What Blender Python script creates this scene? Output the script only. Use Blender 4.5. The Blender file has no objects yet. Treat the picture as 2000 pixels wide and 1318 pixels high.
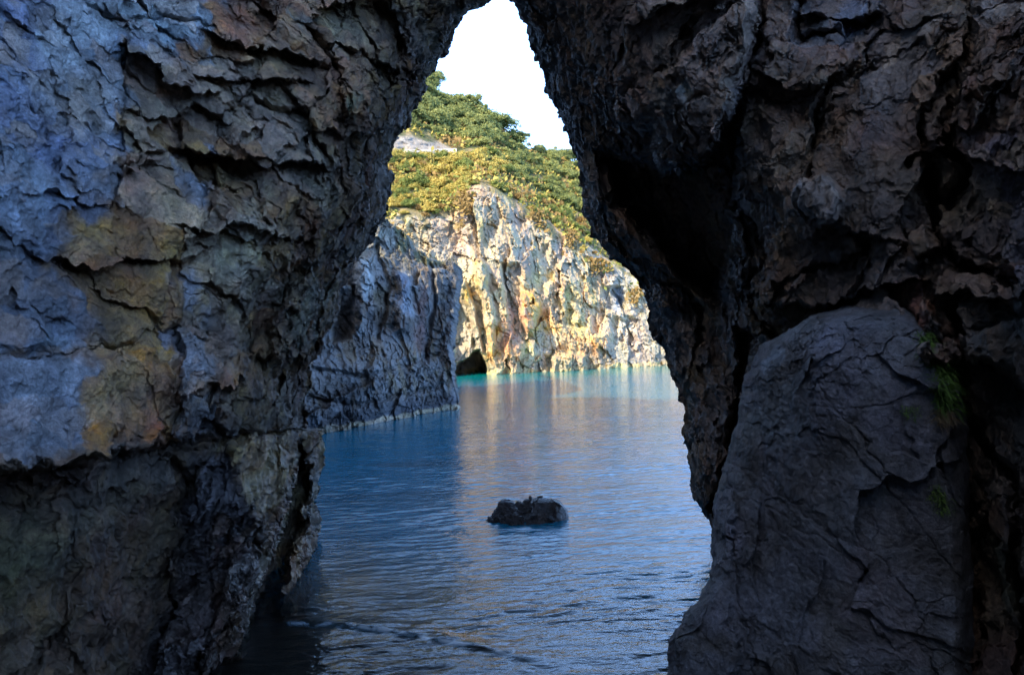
import bpy, math, random
import numpy as np
from mathutils import Vector, Matrix

# ------------------------------------------------------------------ camera, world, sun, exposure
SC = bpy.context.scene
F = 1500.0; CX, CY = 1000.0, 659.0          # focal length and centre in photograph pixels (2000 x 1318)
CAM = np.array([0.0, 0.0, 4.0])
ROLL = math.radians(1.4)
cd = bpy.data.cameras.new('camera'); cam = bpy.data.objects.new('camera', cd)
SC.collection.objects.link(cam); SC.camera = cam
cd.sensor_width = 36.0; cd.lens = 36.0 * F / 2000.0; cd.clip_end = 3000; cd.clip_start = 0.05
cam.matrix_world = Matrix.Translation(CAM) @ Matrix.Rotation(math.radians(90), 4, 'X') @ Matrix.Rotation(-ROLL, 4, 'Z')

SUN_DIR = Vector((-0.55, -0.70, 0.56)).normalized()      # towards the sun
SUN_EL = math.asin(SUN_DIR.z); SUN_AZ = math.atan2(SUN_DIR.x, SUN_DIR.y)
w = bpy.data.worlds.new('World'); SC.world = w; w.use_nodes = True
nt = w.node_tree; nt.nodes.clear()
out = nt.nodes.new('ShaderNodeOutputWorld'); bg = nt.nodes.new('ShaderNodeBackground')
sky = nt.nodes.new('ShaderNodeTexSky'); sky.sky_type = 'NISHITA'; sky.sun_disc = False
sky.sun_elevation = SUN_EL; sky.sun_rotation = SUN_AZ; sky.air_density = 1.0; sky.dust_density = 2.0; sky.ozone_density = 2.5
tc = nt.nodes.new('ShaderNodeTexCoord'); sp = nt.nodes.new('ShaderNodeSeparateXYZ')
rmp = nt.nodes.new('ShaderNodeMapRange'); rmp.interpolation_type = 'SMOOTHSTEP'
rmp.inputs['From Min'].default_value = 0.36; rmp.inputs['From Max'].default_value = 0.66
rmp.inputs['To Min'].default_value = 1.0; rmp.inputs['To Max'].default_value = 0.0
mx = nt.nodes.new('ShaderNodeMixRGB'); mx.inputs[2].default_value = (3.9, 7.0, 13.3, 1)    # bright summer haze low in the sky
nt.links.new(tc.outputs['Generated'], sp.inputs[0]); nt.links.new(sp.outputs['Z'], rmp.inputs['Value'])
nt.links.new(rmp.outputs[0], mx.inputs[0]); nt.links.new(sky.outputs[0], mx.inputs[1])
nt.links.new(mx.outputs[0], bg.inputs['Color']); bg.inputs['Strength'].default_value = 0.14
nt.links.new(bg.outputs[0], out.inputs[0])
sd = bpy.data.lights.new('sun', 'SUN'); sd.energy = 4.8; sd.angle = math.radians(0.5); sd.color = (1.0, 0.89, 0.71)
so = bpy.data.objects.new('sun', sd); SC.collection.objects.link(so)
so.rotation_euler = SUN_DIR.to_track_quat('Z', 'Y').to_euler()
SC.view_settings.view_transform = 'Standard'; SC.view_settings.look = 'None'
SC.view_settings.exposure = 1.3; SC.view_settings.gamma = 1.0
SC.render.engine = 'CYCLES'
SC.cycles.max_bounces = 6; SC.cycles.diffuse_bounces = 3; SC.cycles.glossy_bounces = 3
SC.cycles.transparent_max_bounces = 8; SC.cycles.sample_clamp_indirect = 4.0
SC.cycles.use_denoising = True; SC.cycles.denoising_prefilter = 'FAST'

# ------------------------------------------------------------------ numeric helpers
f32 = np.float32
cr, sr = math.cos(ROLL), math.sin(ROLL)
def to_world(px, py, Y):
    """a point seen at (px, py) whose distance ahead of the camera is Y metres"""
    a = (px - CX) / F; b = -(py - CY) / F
    x = a * cr + b * sr; z = -a * sr + b * cr
    # roll: positive image slope to the right
    return np.stack([CAM[0] + x * Y, CAM[1] + Y, CAM[2] + z * Y], -1)
def hsh(ix, iy, iz, seed):
    h = (ix.astype(np.int64) * 374761393 + iy.astype(np.int64) * 668265263 + iz.astype(np.int64) * 2147483647 + seed * 1274126177) & 0xffffffff
    h = h.astype(np.uint32)
    h ^= h >> np.uint32(13); h *= np.uint32(1274126177); h ^= h >> np.uint32(16); h *= np.uint32(2246822519); h ^= h >> np.uint32(13)
    return h
def u01(h): return (h & np.uint32(0xffff)).astype(f32) / f32(65535.0)
def u02(h): return (h >> np.uint32(16)).astype(f32) / f32(65535.0)
def noise(P, sc, seed=0):
    """value-gradient noise in about -1..1"""
    q = (P * sc).astype(f32) if np.isscalar(sc) else (P * np.asarray(sc, f32)).astype(f32)
    i = np.floor(q); f = q - i; i = i.astype(np.int64)
    u = f * f * f * (f * (f * 6 - 15) + 10)
    r = 0
    for dx in (0, 1):
        wx = u[..., 0] if dx else 1 - u[..., 0]
        for dy in (0, 1):
            wy = u[..., 1] if dy else 1 - u[..., 1]
            for dz in (0, 1):
                wz = u[..., 2] if dz else 1 - u[..., 2]
                h = hsh(i[..., 0] + dx, i[..., 1] + dy, i[..., 2] + dz, seed)
                a = u01(h) * 2 - 1; b = u02(h) * 2 - 1
                h2 = h * np.uint32(2654435761); c = u02(h2) * 2 - 1
                r = r + wx * wy * wz * (a * (f[..., 0] - dx) + b * (f[..., 1] - dy) + c * (f[..., 2] - dz))
    return r * 1.6
def fbm(P, sc, oct=4, seed=0, gain=0.5, lac=2.03):
    a = 1.0; r = 0; s = np.asarray(sc, f32)
    for k in range(oct):
        r = r + a * noise(P, s, seed + k * 17); a *= gain; s = s * lac
    return r
def ridged(P, sc, oct=4, seed=0, gain=0.5, lac=2.1):
    a = 1.0; r = 0; s = np.asarray(sc, f32)
    for k in range(oct):
        r = r + a * (0.5 - np.abs(noise(P, s, seed + k * 31))); a *= gain; s = s * lac
    return r
def facets(P, sc, seed=0, tilt=1.0):
    """broken planes: each cell of a fracture pattern is a tilted plane. returns (height, edge distance, cell random)"""
    q = (P * np.asarray(sc, f32)).astype(f32)
    b = np.floor(q - 0.5).astype(np.int64)
    d1 = np.full(q.shape[:-1], 9.0, f32); d2 = d1.copy(); hh = np.zeros_like(d1); rr = np.zeros_like(d1)
    for dx in (0, 1):
        for dy in (0, 1):
            for dz in (0, 1):
                ix, iy, iz = b[..., 0] + dx, b[..., 1] + dy, b[..., 2] + dz
                h = hsh(ix, iy, iz, seed); h2 = h * np.uint32(2654435761) ^ np.uint32(0x9e3779b9); h3 = h2 * np.uint32(2246822519) ^ (h >> np.uint32(7))
                c0 = ix + 0.5 + (u01(h) - 0.5) * 0.85; c1 = iy + 0.5 + (u02(h) - 0.5) * 0.85; c2 = iz + 0.5 + (u01(h2) - 0.5) * 0.85
                e0, e1, e2 = q[..., 0] - c0, q[..., 1] - c1, q[..., 2] - c2
                d = e0 * e0 + e1 * e1 + e2 * e2
                val = (u02(h2) - 0.5) + tilt * ((u01(h3) - 0.5) * e0 + (u02(h3) - 0.5) * e1 + (u01(h3 >> np.uint32(5)) - 0.5) * 1.6 * e2)
                m = d < d1
                d2 = np.where(m, d1, np.minimum(d2, d)); d1 = np.where(m, d, d1)
                hh = np.where(m, val, hh); rr = np.where(m, u02(h3), rr)
    return hh.astype(f32), (np.sqrt(d2) - np.sqrt(d1)).astype(f32), rr
def joints(P, n1, s1, n2, s2, seed):
    """blocks between two families of long parallel fractures; returns (step, groove)"""
    wv = 0.10 * fbm(P, 0.8, 4, seed)
    a = (P @ (np.array(n1) / np.linalg.norm(n1))) / s1 + wv; b = (P @ (np.array(n2) / np.linalg.norm(n2))) / s2 + 1.3 * wv
    a = a + 0.35 * np.sin(a * 2.1 + 1.0); b = b + 0.35 * np.sin(b * 1.7)
    ia, ib = np.floor(a).astype(np.int64), np.floor(b).astype(np.int64); fa, fb = a - ia, b - ib
    h = hsh(ia, ib, ia * 0, seed + 5); st = u01(h) - 0.5 + (u02(h) - 0.5) * (fa - 0.5) * 1.2 + (u01(h >> np.uint32(7)) - 0.5) * (fb - 0.5) * 1.2
    e = np.minimum(np.minimum(fa, 1 - fa) * s1, np.minimum(fb, 1 - fb) * s2)
    return st, sstep(0.035, 0.0, e)
def sstep(a, b, x):
    t = np.clip((x - a) / (b - a), 0, 1); return t * t * (3 - 2 * t)
def tps(pts):
    """smooth surface through control points (px, py, value)"""
    p = np.array(pts, float); X = p[:, :2] / 400.0; n = len(p)
    def U(d2): return 0.5 * d2 * np.log(np.maximum(d2, 1e-12))
    d2 = ((X[:, None] - X[None]) ** 2).sum(-1)
    A = np.zeros((n + 3, n + 3)); A[:n, :n] = U(d2) + np.eye(n) * 0.003
    A[:n, n] = 1; A[:n, n + 1:] = X; A[n, :n] = 1; A[n + 1:, :n] = X.T
    sol = np.linalg.solve(A, np.concatenate([p[:, 2], np.zeros(3)]))
    def f(px, py):
        x = px / 400.0; y = py / 400.0
        r = sol[n] + sol[n + 1] * x + sol[n + 2] * y
        for k in range(n):
            r = r + sol[k] * U((x - X[k, 0]) ** 2 + (y - X[k, 1]) ** 2)
        return r
    return f
def seg_dist(px, py, line, closed=False):
    L = list(line) + ([line[0]] if closed else [])
    d = np.full(px.shape, 1e9)
    for (ax, ay), (bx, by) in zip(L[:-1], L[1:]):
        vx, vy = bx - ax, by - ay; l2 = vx * vx + vy * vy + 1e-9
        t = np.clip(((px - ax) * vx + (py - ay) * vy) / l2, 0, 1)
        d = np.minimum(d, (px - ax - t * vx) ** 2 + (py - ay - t * vy) ** 2)
    return np.sqrt(d)
def poly(px, py, pts, soft=6.0):
    """1 inside the outline, 0 outside"""
    ins = np.zeros(px.shape, bool); n = len(pts)
    for k in range(n):
        (ax, ay), (bx, by) = pts[k], pts[(k + 1) % n]
        c = ((ay > py) != (by > py)) & (px < (bx - ax) * (py - ay) / ((by - ay) or 1e-9) + ax)
        ins ^= c
    d = seg_dist(px, py, pts, True); s = np.where(ins, d, -d)
    return sstep(-soft, soft, s)
def curve(pts):
    a = np.array(pts, float)
    return lambda t: np.interp(t, a[:, 0], a[:, 1])

def grid_mesh(name, P, mat, parent=None, col=None, wet=None, closeu=False):
    """P (rows, cols, 3) to a mesh object with a colour attribute"""
    R, C = P.shape[:2]
    me = bpy.data.meshes.new(name)
    idx = np.arange(R * C, dtype=np.int32).reshape(R, C)
    a, b, c, d = idx[:-1, :-1], idx[1:, :-1], idx[1:, 1:], idx[:-1, 1:]
    fc = np.stack([a, b, c, d], -1).reshape(-1, 4)
    me.vertices.add(R * C); me.vertices.foreach_set('co', P.astype(f32).ravel())
    me.loops.add(fc.size); me.loops.foreach_set('vertex_index', fc.ravel())
    me.polygons.add(len(fc)); me.polygons.foreach_set('loop_start', np.arange(0, fc.size, 4, dtype=np.int32))
    me.polygons.foreach_set('loop_total', np.full(len(fc), 4, np.int32))
    me.polygons.foreach_set('use_smooth', np.ones(len(fc), bool))
    if col is not None:
        at = me.attributes.new('Col', 'FLOAT_COLOR', 'POINT')
        c4 = np.ones((R * C, 4), f32); c4[:, :3] = np.clip(col.reshape(-1, 3), 0, 1)
        if wet is not None: c4[:, 3] = np.clip(wet.ravel(), 0, 1)
        else: c4[:, 3] = 0
        at.data.foreach_set('color', c4.ravel())
    me.update(); me.validate()
    me.materials.append(mat)
    o = bpy.data.objects.new(name, me); SC.collection.objects.link(o)
    if parent: o.parent = parent; o.location = -parent.location
    return o
def props(o, label=None, cat=None, group=None, kind=None):
    if label: o['label'] = label
    if cat: o['category'] = cat
    if group: o['group'] = group
    if kind: o['kind'] = kind
    return o
def empty(name, loc=(0, 0, 0)):
    o = bpy.data.objects.new(name, None); o.location = loc; SC.collection.objects.link(o); return o

# ------------------------------------------------------------------ materials
def new_mat(name):
    m = bpy.data.materials.new(name); m.use_nodes = True; n = m.node_tree; n.nodes.clear()
    o = n.nodes.new('ShaderNodeOutputMaterial'); b = n.nodes.new('ShaderNodeBsdfPrincipled')
    n.links.new(b.outputs[0], o.inputs[0]); return m, n, b
def rock_mat(name, scale, bump, rough=(0.55, 0.9), dist=0.05, var=0.55, spec=0.35, stretch=(1, 1, 1)):
    m, n, b = new_mat(name); L = n.links.new
    tc = n.nodes.new('ShaderNodeTexCoord'); mp = n.nodes.new('ShaderNodeMapping'); mp.inputs['Scale'].default_value = stretch
    L(tc.outputs['Object'], mp.inputs[0])
    at = n.nodes.new('ShaderNodeAttribute'); at.attribute_name = 'Col'
    def nz(s, det, ro=0.6, typ='FBM', dis=0.0):
        x = n.nodes.new('ShaderNodeTexNoise'); x.inputs['Scale'].default_value = s; x.inputs['Detail'].default_value = det
        x.inputs['Roughness'].default_value = ro; x.inputs['Distortion'].default_value = dis; x.noise_type = typ
        L(mp.outputs[0], x.inputs['Vector']); return x.outputs[0]
    def mr(v, a, bb, c, d):
        x = n.nodes.new('ShaderNodeMapRange'); x.inputs[1].default_value = a; x.inputs[2].default_value = bb
        x.inputs[3].default_value = c; x.inputs[4].default_value = d; L(v, x.inputs[0]); return x.outputs[0]
    n1 = nz(scale * 1.0, 8, 0.65, dis=0.4); n2 = nz(scale * 7.0, 6, 0.7); n3 = nz(scale * 0.35, 4, 0.6)
    def mth(op, a, bb):
        x = n.nodes.new('ShaderNodeMath'); x.operation = op
        for i, v in enumerate((a, bb)):
            if isinstance(v, (int, float)): x.inputs[i].default_value = v
            else: L(v, x.inputs[i])
        return x.outputs[0]
    n5 = nz(scale * 22.0, 3, 0.7)
    k = mth('MULTIPLY', mr(n5, 0.32, 0.68, 1 - var * 0.55, 1 + var * 0.55), mth('MULTIPLY', mr(n1, 0.3, 0.7, 1 - var, 1 + var), mr(n2, 0.3, 0.7, 1 - var * 0.6, 1 + var * 0.6)))
    vm = n.nodes.new('ShaderNodeVectorMath'); vm.operation = 'SCALE'; L(at.outputs['Color'], vm.inputs[0]); L(k, vm.inputs['Scale'])
    # slight hue drift
    hs = n.nodes.new('ShaderNodeHueSaturation'); L(vm.outputs[0], hs.inputs['Color']); L(mr(n3, 0.3, 0.7, 0.47, 0.53), hs.inputs['Hue'])
    L(mr(n1, 0.3, 0.7, 0.8, 1.25), hs.inputs['Saturation'])
    L(hs.outputs[0], b.inputs['Base Color'])
    vor = n.nodes.new('ShaderNodeTexVoronoi'); vor.feature = 'DISTANCE_TO_EDGE'; vor.inputs['Scale'].default_value = scale * 2.2
    wn = n.nodes.new('ShaderNodeTexNoise'); wn.inputs['Scale'].default_value = scale * 2; wn.inputs['Detail'].default_value = 4
    L(mp.outputs[0], wn.inputs['Vector'])
    av = n.nodes.new('ShaderNodeVectorMath'); av.operation = 'MULTIPLY_ADD'; av.inputs[1].default_value = (0.22 / scale,) * 3
    L(wn.outputs['Color'], av.inputs[0]); L(mp.outputs[0], av.inputs[2]); L(av.outputs[0], vor.inputs['Vector'])
    crack = mr(vor.outputs['Distance'], 0.0, 0.06, 0.0, 1.0)
    rg = nz(scale * 2.5, 8, 0.7, 'RIDGED_MULTIFRACTAL', 0.3)
    def chip(sc, k):
        vv = n.nodes.new('ShaderNodeTexVoronoi'); vv.inputs['Scale'].default_value = sc; L(av.outputs[0], vv.inputs['Vector'])
        s1 = n.nodes.new('ShaderNodeVectorMath'); s1.operation = 'SUBTRACT'; L(av.outputs[0], s1.inputs[0]); L(vv.outputs['Position'], s1.inputs[1])
        s2 = n.nodes.new('ShaderNodeVectorMath'); s2.operation = 'SUBTRACT'; L(vv.outputs['Color'], s2.inputs[0]); s2.inputs[1].default_value = (0.5, 0.5, 0.5)
        dd = n.nodes.new('ShaderNodeVectorMath'); dd.operation = 'DOT_PRODUCT'; L(s1.outputs[0], dd.inputs[0]); L(s2.outputs[0], dd.inputs[1])
        return mth('MULTIPLY', dd.outputs['Value'], k * sc)
    hgt0 = mth('ADD', chip(scale * 1.3, 0.9), mth('ADD', chip(scale * 3.5, 0.5), chip(scale * 9.0, 0.22)))
    hgt = mth('ADD', hgt0, mth('ADD', mth('MULTIPLY', n2, 0.5), mth('ADD', mth('MULTIPLY', n1, 0.6), mth('ADD', mth('MULTIPLY', crack, 0.05), mth('MULTIPLY', rg, 0.08)))))
    bp = n.nodes.new('ShaderNodeBump'); bp.inputs['Strength'].default_value = bump; bp.inputs['Distance'].default_value = dist
    L(hgt, bp.inputs['Height']); L(bp.outputs[0], b.inputs['Normal'])
    # wetness in the attribute's alpha: gloss goes up where the rock is wet
    rr = mth('SUBTRACT', mr(n1, 0.3, 0.7, rough[0], rough[1]), mth('MULTIPLY', at.outputs['Alpha'], 0.42))
    L(rr, b.inputs['Roughness']); b.inputs['Specular IOR Level'].default_value = spec
    return m
M_ARCH = rock_mat('arch_rock', 3.2, 0.9, dist=0.06, spec=0.45)
M_HEAD = rock_mat('headland_rock', 0.9, 1.0, dist=0.25, var=0.4)
M_CLIFF = rock_mat('pale_cliff_rock', 0.75, 0.9, dist=0.30, var=0.28, stretch=(1, 1, 0.5))
M_SEAROCK = rock_mat('dark_wet_rock', 4.0, 1.0, rough=(0.4, 0.7), dist=0.05, spec=0.6)

# ------------------------------------------------------------------ the arch: left side
def rows_cols(lo, hi, vlo, vhi, n, nout):
    """positions lo..hi with n dense steps inside vlo..vhi and a few outside"""
    a = np.linspace(lo, vlo, nout, endpoint=False) if lo < vlo else np.array([])
    b = np.linspace(vlo, vhi, n)
    c = np.linspace(vhi, hi, nout + 1)[1:] if hi > vhi else np.array([])
    return np.concatenate([a, b, c])
def wob(py, amp, seed, sc=1 / 40.0, oct=4):
    q = np.stack([py, np.zeros_like(py) + 7.3, np.zeros_like(py) + seed * 3.7], -1)
    return amp * fbm(q, sc, oct, seed, gain=0.6)
def mixc(c, m, new, warp=None):
    m = m[..., None]; return c * (1 - m) + np.array(new, f32) * m

def rock_noise(P, amp=1.0, seed=0, dirn=(1.0, 1.0, 1.0), lo=1.0, dip=0.0):
    """broken, foliated rock relief in metres"""
    if dip:
        ca, sa = math.cos(dip), math.sin(dip); P = np.stack([P[..., 0] * ca - P[..., 2] * sa, P[..., 1], P[..., 0] * sa + P[..., 2] * ca], -1)
    d = np.asarray(dirn, f32)
    W = P + 0.13 * np.stack([fbm(P, 1.6, 3, seed + 1), fbm(P, 1.6, 3, seed + 2), fbm(P, 1.6, 3, seed + 3)], -1)
    f0, e0, r0 = facets(W, 0.55 * d, seed + 10, 1.3)
    f1, e1, r1 = facets(W, 1.5 * d, seed + 11, 1.5)
    f2, e2, r2 = facets(W, 3.8 * d, seed + 12, 1.8)
    W2 = P + 0.03 * np.stack([fbm(P, 5, 2, seed + 4), fbm(P, 5, 2, seed + 5), fbm(P, 5, 2, seed + 6)], -1)
    f3, e3, r3 = facets(W2, 9.0 * d, seed + 13, 2.0)
    f4, e4, r4 = facets(W2, 19.0 * d, seed + 14, 2.0)
    rg = ridged(W, 0.8 * d, 5, seed + 20)
    rough = 0.12 + 1.0 * sstep(-0.15, 0.45, fbm(P, 0.9, 3, seed + 30))            # some places are shattered, some stay whole
    n = lo * 0.55 * f0 + 0.24 * f1 + rough * (0.10 * f2 + 0.045 * f3 + 0.02 * f4) - 0.05 * rg + 0.022 * fbm(P, 3.0, 4, seed + 40)
    return amp * n, (r0, r1, r2, e1, e2, rg)

def shake(P, a, sc, seed):
    P[..., 0] += a * fbm(P, sc, 4, seed, 0.6); P[..., 2] += a * fbm(P, sc, 4, seed + 1, 0.6)
    return P
ARCH = empty('rock_arch', (0, 12, 0))
props(ARCH, 'huge dark natural rock arch framing the view of the sea', 'rock arch')

def build_left():
    xo = curve([(-900, 975), (-10, 975), (0, 958), (14, 935), (28, 908), (45, 903), (62, 890), (85, 882), (105, 872), (125, 856), (142, 842), (152, 829), (165, 834), (190, 824),
                (222, 806), (245, 795), (262, 784), (285, 770), (310, 765), (322, 756), (345, 765), (372, 766), (400, 760), (428, 752), (455, 735), (480, 722),
                (505, 700), (530, 686), (560, 672), (600, 660), (640, 650), (665, 632), (690, 618), (712, 607), (760, 603), (800, 600), (838, 597),
                (842, 632), (870, 634), (900, 630), (960, 624), (1000, 620), (1030, 626), (1060, 620), (1085, 612), (1110, 606), (1700, 600)])
    py1 = rows_cols(-900, 1700, -20, 1335, 1150, 36)
    u = rows_cols(-1.2, 1.0, -0.03, 1.0, 760, 30)
    PY = np.repeat(py1[:, None], len(u), 1)
    xr = xo(py1) + wob(py1, 5, 3, 1 / 50.0, 2) * (py1 > -5)
    PX = xr[:, None] * np.where(u[None] < 0, u[None], u[None] ** 0.94)
    Y0 = tps([(-900, 600, 2.6), (-300, 0, 5.2), (-300, 900, 4.9), (-900, 1500, 2.6), (0, 0, 6.6), (0, 300, 6.2), (0, 600, 6.1), (0, 900, 5.9), (0, 1318, 5.8),
              (200, 0, 8.0), (200, 300, 7.3), (200, 600, 7.0), (200, 880, 6.9), (200, 1100, 7.3), (220, 1318, 7.6), (0, -600, 9.0), (400, -700, 12.0), (900, -600, 13.0),
              (400, 0, 9.5), (400, 250, 8.7), (400, 500, 8.2), (400, 800, 8.6), (330, 1100, 8.9), (350, 1318, 9.1), (420, 1318, 10.6), (300, 1290, 8.7), (450, 1250, 10.6),
              (600, 0, 10.5), (600, 300, 9.8), (560, 550, 9.8), (540, 800, 10.4), (480, 1000, 10.4), (470, 1180, 10.9),
              (750, 0, 11.5), (750, 200, 11.8), (700, 400, 11.6), (640, 600, 12.5), (600, 850, 12.8), (600, 1050, 13.6),
              (950, -20, 14.0), (850, 120, 13.8), (760, 320, 13.4), (740, 440, 13.6), (620, 1150, 13.9), (600, 1500, 13.9), (0, 1700, 5.8), (450, 1700, 10.8), (-600, 1700, 3.8)])(PX, PY)
    P0 = to_world(PX, PY, Y0)
    # hand-noise to bend drawn features a little
    wx = 9 * fbm(P0, 2.2, 4, 71); wy = 9 * fbm(P0, 2.2, 4, 72)
    QX, QY = PX + wx, PY + wy
    D = np.zeros_like(Y0)
    ledge = curve([(-900, 930), (0, 918), (90, 908), (180, 897), (260, 882), (330, 862), (430, 852), (520, 845), (640, 838)])
    below = PY + 0.3 * wy - ledge(PX + 0.3 * wx)
    D += np.where(below > 0, 0.38, 0) * sstep(0, 4, below) * sstep(640, 560, PX) * (1 - 0.55 * sstep(350, 480, PX))
    D -= 0.22 * sstep(70, 5, np.abs(below + 10)) * (below < 3) * sstep(360, 250, PX)          # the bulge over the ledge
    D += 0.30 * sstep(7, 0, np.abs(below)) * sstep(700, 620, PX)                      # dark undercut line
    D -= 0.25 * sstep(220, 0, below) * (below > 0) * sstep(470, 300, PX) * 0
    # round ochre block and its pale neighbour
    D -= 0.30 * poly(QX, QY, [(-60, 715), (40, 706), (170, 700), (300, 676), (345, 700), (356, 760), (346, 820), (300, 868), (180, 905), (-60, 935)], 16)
    D += 0.12 * sstep(6, 0, seg_dist(QX, QY, [(-50, 712), (60, 700), (175, 690), (230, 668), (330, 640)]))
    # recessed broken zone in the middle, overhanging roofs (x0,y0 ... lower edge of roof sharp)
    def roof(pts, dep, rise=90):
        """an overhanging lip: rock stands proud above the line and is cut back below it"""
        c = curve(pts); t = QY - c(QX); x0, x1 = pts[0][0], pts[-1][0]
        side = sstep(x0 - 25, x0 + 30, QX) * sstep(x1 + 25, x1 - 30, QX)
        return side * dep * 0.6 * (np.where(t > 0, np.exp(-np.maximum(t, 0) / rise), -0.55 * np.exp(np.minimum(t, 0) / (rise * 0.8)))) * 1.0
    D += roof([(235, 95), (300, 110), (330, 160), (420, 185)], 0.55, 60)
    D += roof([(250, 215), (330, 226), (380, 205), (450, 235)], 0.35, 40)
    D += roof([(340, 285), (390, 300), (450, 300), (520, 330), (560, 310), (650, 330)], 0.75, 45)
    D += roof([(400, 60), (470, 90), (560, 100), (640, 130)], 0.5, 50)
    D += roof([(380, 150), (440, 160), (520, 150), (600, 165)], 0.45, 45)
    D += roof([(220, 345), (270, 325), (330, 330)], 0.22, 30)
    D += roof([(345, 440), (400, 450), (450, 430), (510, 440)], 0.35, 35)
    D += roof([(130, 500), (200, 525), (300, 505), (390, 490)], 0.30, 40)
    D += roof([(500, 440), (580, 470), (660, 440), (720, 430)], 0.5, 50)
    D += roof([(60, 380), (120, 370), (180, 385), (240, 400)], 0.18, 24)
    D += roof([(640, 90), (700, 95), (770, 130), (830, 140)], 0.5, 40)
    D += roof([(620, 250), (680, 270), (740, 255), (790, 250)], 0.4, 40)
    # slanting undercut leading down to the pillar: dark diagonal
    D += 0.9 * poly(QX, QY, [(505, 560), (545, 520), (600, 525), (560, 580), (520, 640), (480, 690), (470, 650)], 20)
    D -= 0.5 * poly(QX, QY, [(555, 560), (600, 540), (655, 520), (630, 600), (590, 660), (540, 720), (530, 690)], 18)
    D += 0.7 * poly(QX, QY, [(640, 640), (610, 690), (560, 700), (530, 740), (560, 830), (598, 830), (600, 700)], 15)
    for ln, wd, dp in [([(240, 95), (245, 180), (240, 240), (228, 330), (220, 410)], 5, 0.16), ([(345, 240), (350, 300), (375, 345), (400, 380)], 8, 0.2),
                       ([(160, 0), (240, 40), (330, 30), (420, 60)], 6, 0.12), ([(330, 640), (345, 700), (350, 800), (330, 860)], 7, 0.25), ([(415, 760), (425, 850)], 5, 0.2),
                       ([(225, 330), (330, 300), (400, 320), (450, 300)], 6, 0.15), ([(600, 60), (660, 130), (690, 220)], 7, 0.25), ([(500, 200), (610, 230), (640, 330)], 7, 0.25),
                       ([(330, 890), (360, 960), (355, 1050), (320, 1120), (335, 1200), (300, 1290)], 9, 0.3), ([(420, 870), (440, 960), (400, 1010), (360, 1000)], 6, 0.15)]:
        D += dp * sstep(wd * 1.6, 0, seg_dist(QX, QY, ln))
    # pillar: pale face, black cleft, outer column
    cleft = poly(QX, QY, [(592, 860), (601, 890), (602, 940), (598, 985), (586, 1030), (570, 1070), (558, 1110), (548, 1160), (535, 1700), (440, 1700), (496, 1180), (528, 1090), (555, 1010), (572, 930), (580, 870)], 4)
    D += 1.7 * cleft
    D -= 0.45 * poly(QX, QY, [(452, 868), (590, 850), (578, 900), (560, 1000), (545, 1040), (520, 1080), (500, 1050), (480, 980), (450, 900)], 12)
    rib = np.sin(QX / 7.5 + 1.6 * fbm(P0, 1.5, 3, 5)); lowp = sstep(850, 870, PY) * sstep(1080, 980, PY) * sstep(500, 530, PX)
    D += 0.07 * rib * lowp
    D += 0.25 * poly(QX, QY, [(515, 985), (535, 1000), (548, 1030), (520, 1015)], 4)
    # dark jagged foot at the front of the leg
    foot = poly(QX, QY, [(360, 1000), (400, 900), (450, 900), (490, 1000), (520, 1060), (510, 1120), (480, 1200), (500, 1800), (180, 1800), (270, 1300), (330, 1180), (345, 1080)], 20)
    D -= 0.35 * foot - 0.16 * foot * facets(P0, (2.4, 2.4, 1.6), 130, 2.2)[0]
    N, (r0, r1, r2, e1, e2, rg) = rock_noise(P0, 1.0, 100, (0.6, 0.6, 1.35), 1.0, 0.6)
    # how broken each place is: smooth on the blue wall and the lower wall, rough in the middle
    smooth1 = poly(QX, QY, [(-900, -60), (240, -60), (250, 100), (240, 300), (225, 420), (130, 480), (160, 560), (230, 700), (-900, 720)], 40)
    smooth2 = poly(QX, QY, [(-900, 700), (330, 680), (350, 820), (300, 880), (-900, 940)], 25)
    smooth3 = poly(QX, QY, [(-900, 930), (420, 870), (360, 1000), (330, 1150), (260, 1320), (150, 1700), (-900, 1700)], 40)
    smooth4 = poly(QX, QY, [(225, 330), (330, 300), (400, 460), (420, 640), (330, 700), (160, 690), (140, 500)], 40)
    smooth5 = poly(QX, QY, [(455, 868), (590, 848), (575, 900), (560, 1000), (520, 1010), (480, 990)], 12)
    rgh = 1.0 - 0.62 * smooth1 - 0.85 * smooth2 - 0.6 * smooth3 - 0.6 * smooth4 - 0.7 * smooth5
    rgh = rgh + 0.75 * foot
    rgh = np.where(PY < -20, rgh + 0.5, rgh)
    js, jg = joints(P0, (0.45, 0.25, 0.85), 1.0, (0.85, 0.45, -0.35), 1.5, 140)
    D += (0.34 * js + 0.06 * jg) * (0.35 + 0.65 * np.clip(rgh, 0, 1)) * (1 - 0.8 * smooth2) * (1 - smooth5)
    D += N * rgh * (1 - 0.7 * sstep(14, 0, np.abs(below)) * sstep(560, 480, PX))
    # roll the rim away at the opening
    edge = (xr[:, None] - PX)
    D += 1.1 * sstep(46, 0, edge) ** 2
    Y = Y0 + D
    P = to_world(PX, PY, Y)
    # ---- colour
    c = np.zeros(P.shape, f32) + np.array((0.125, 0.100, 0.072), f32)
    big = fbm(P0, 0.9, 4, 55); med = fbm(P0, 3.5, 4, 56)
    streak = fbm(P0, (5, 5, 0.9), 4, 57)
    c = mixc(c, sstep(-0.1, 0.5, big) * 0.6, (0.075, 0.078, 0.080))
    c = mixc(c, sstep(0.1, 0.6, med) * 0.5, (0.16, 0.115, 0.065))
    E = lambda s: s + 0.0
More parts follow.
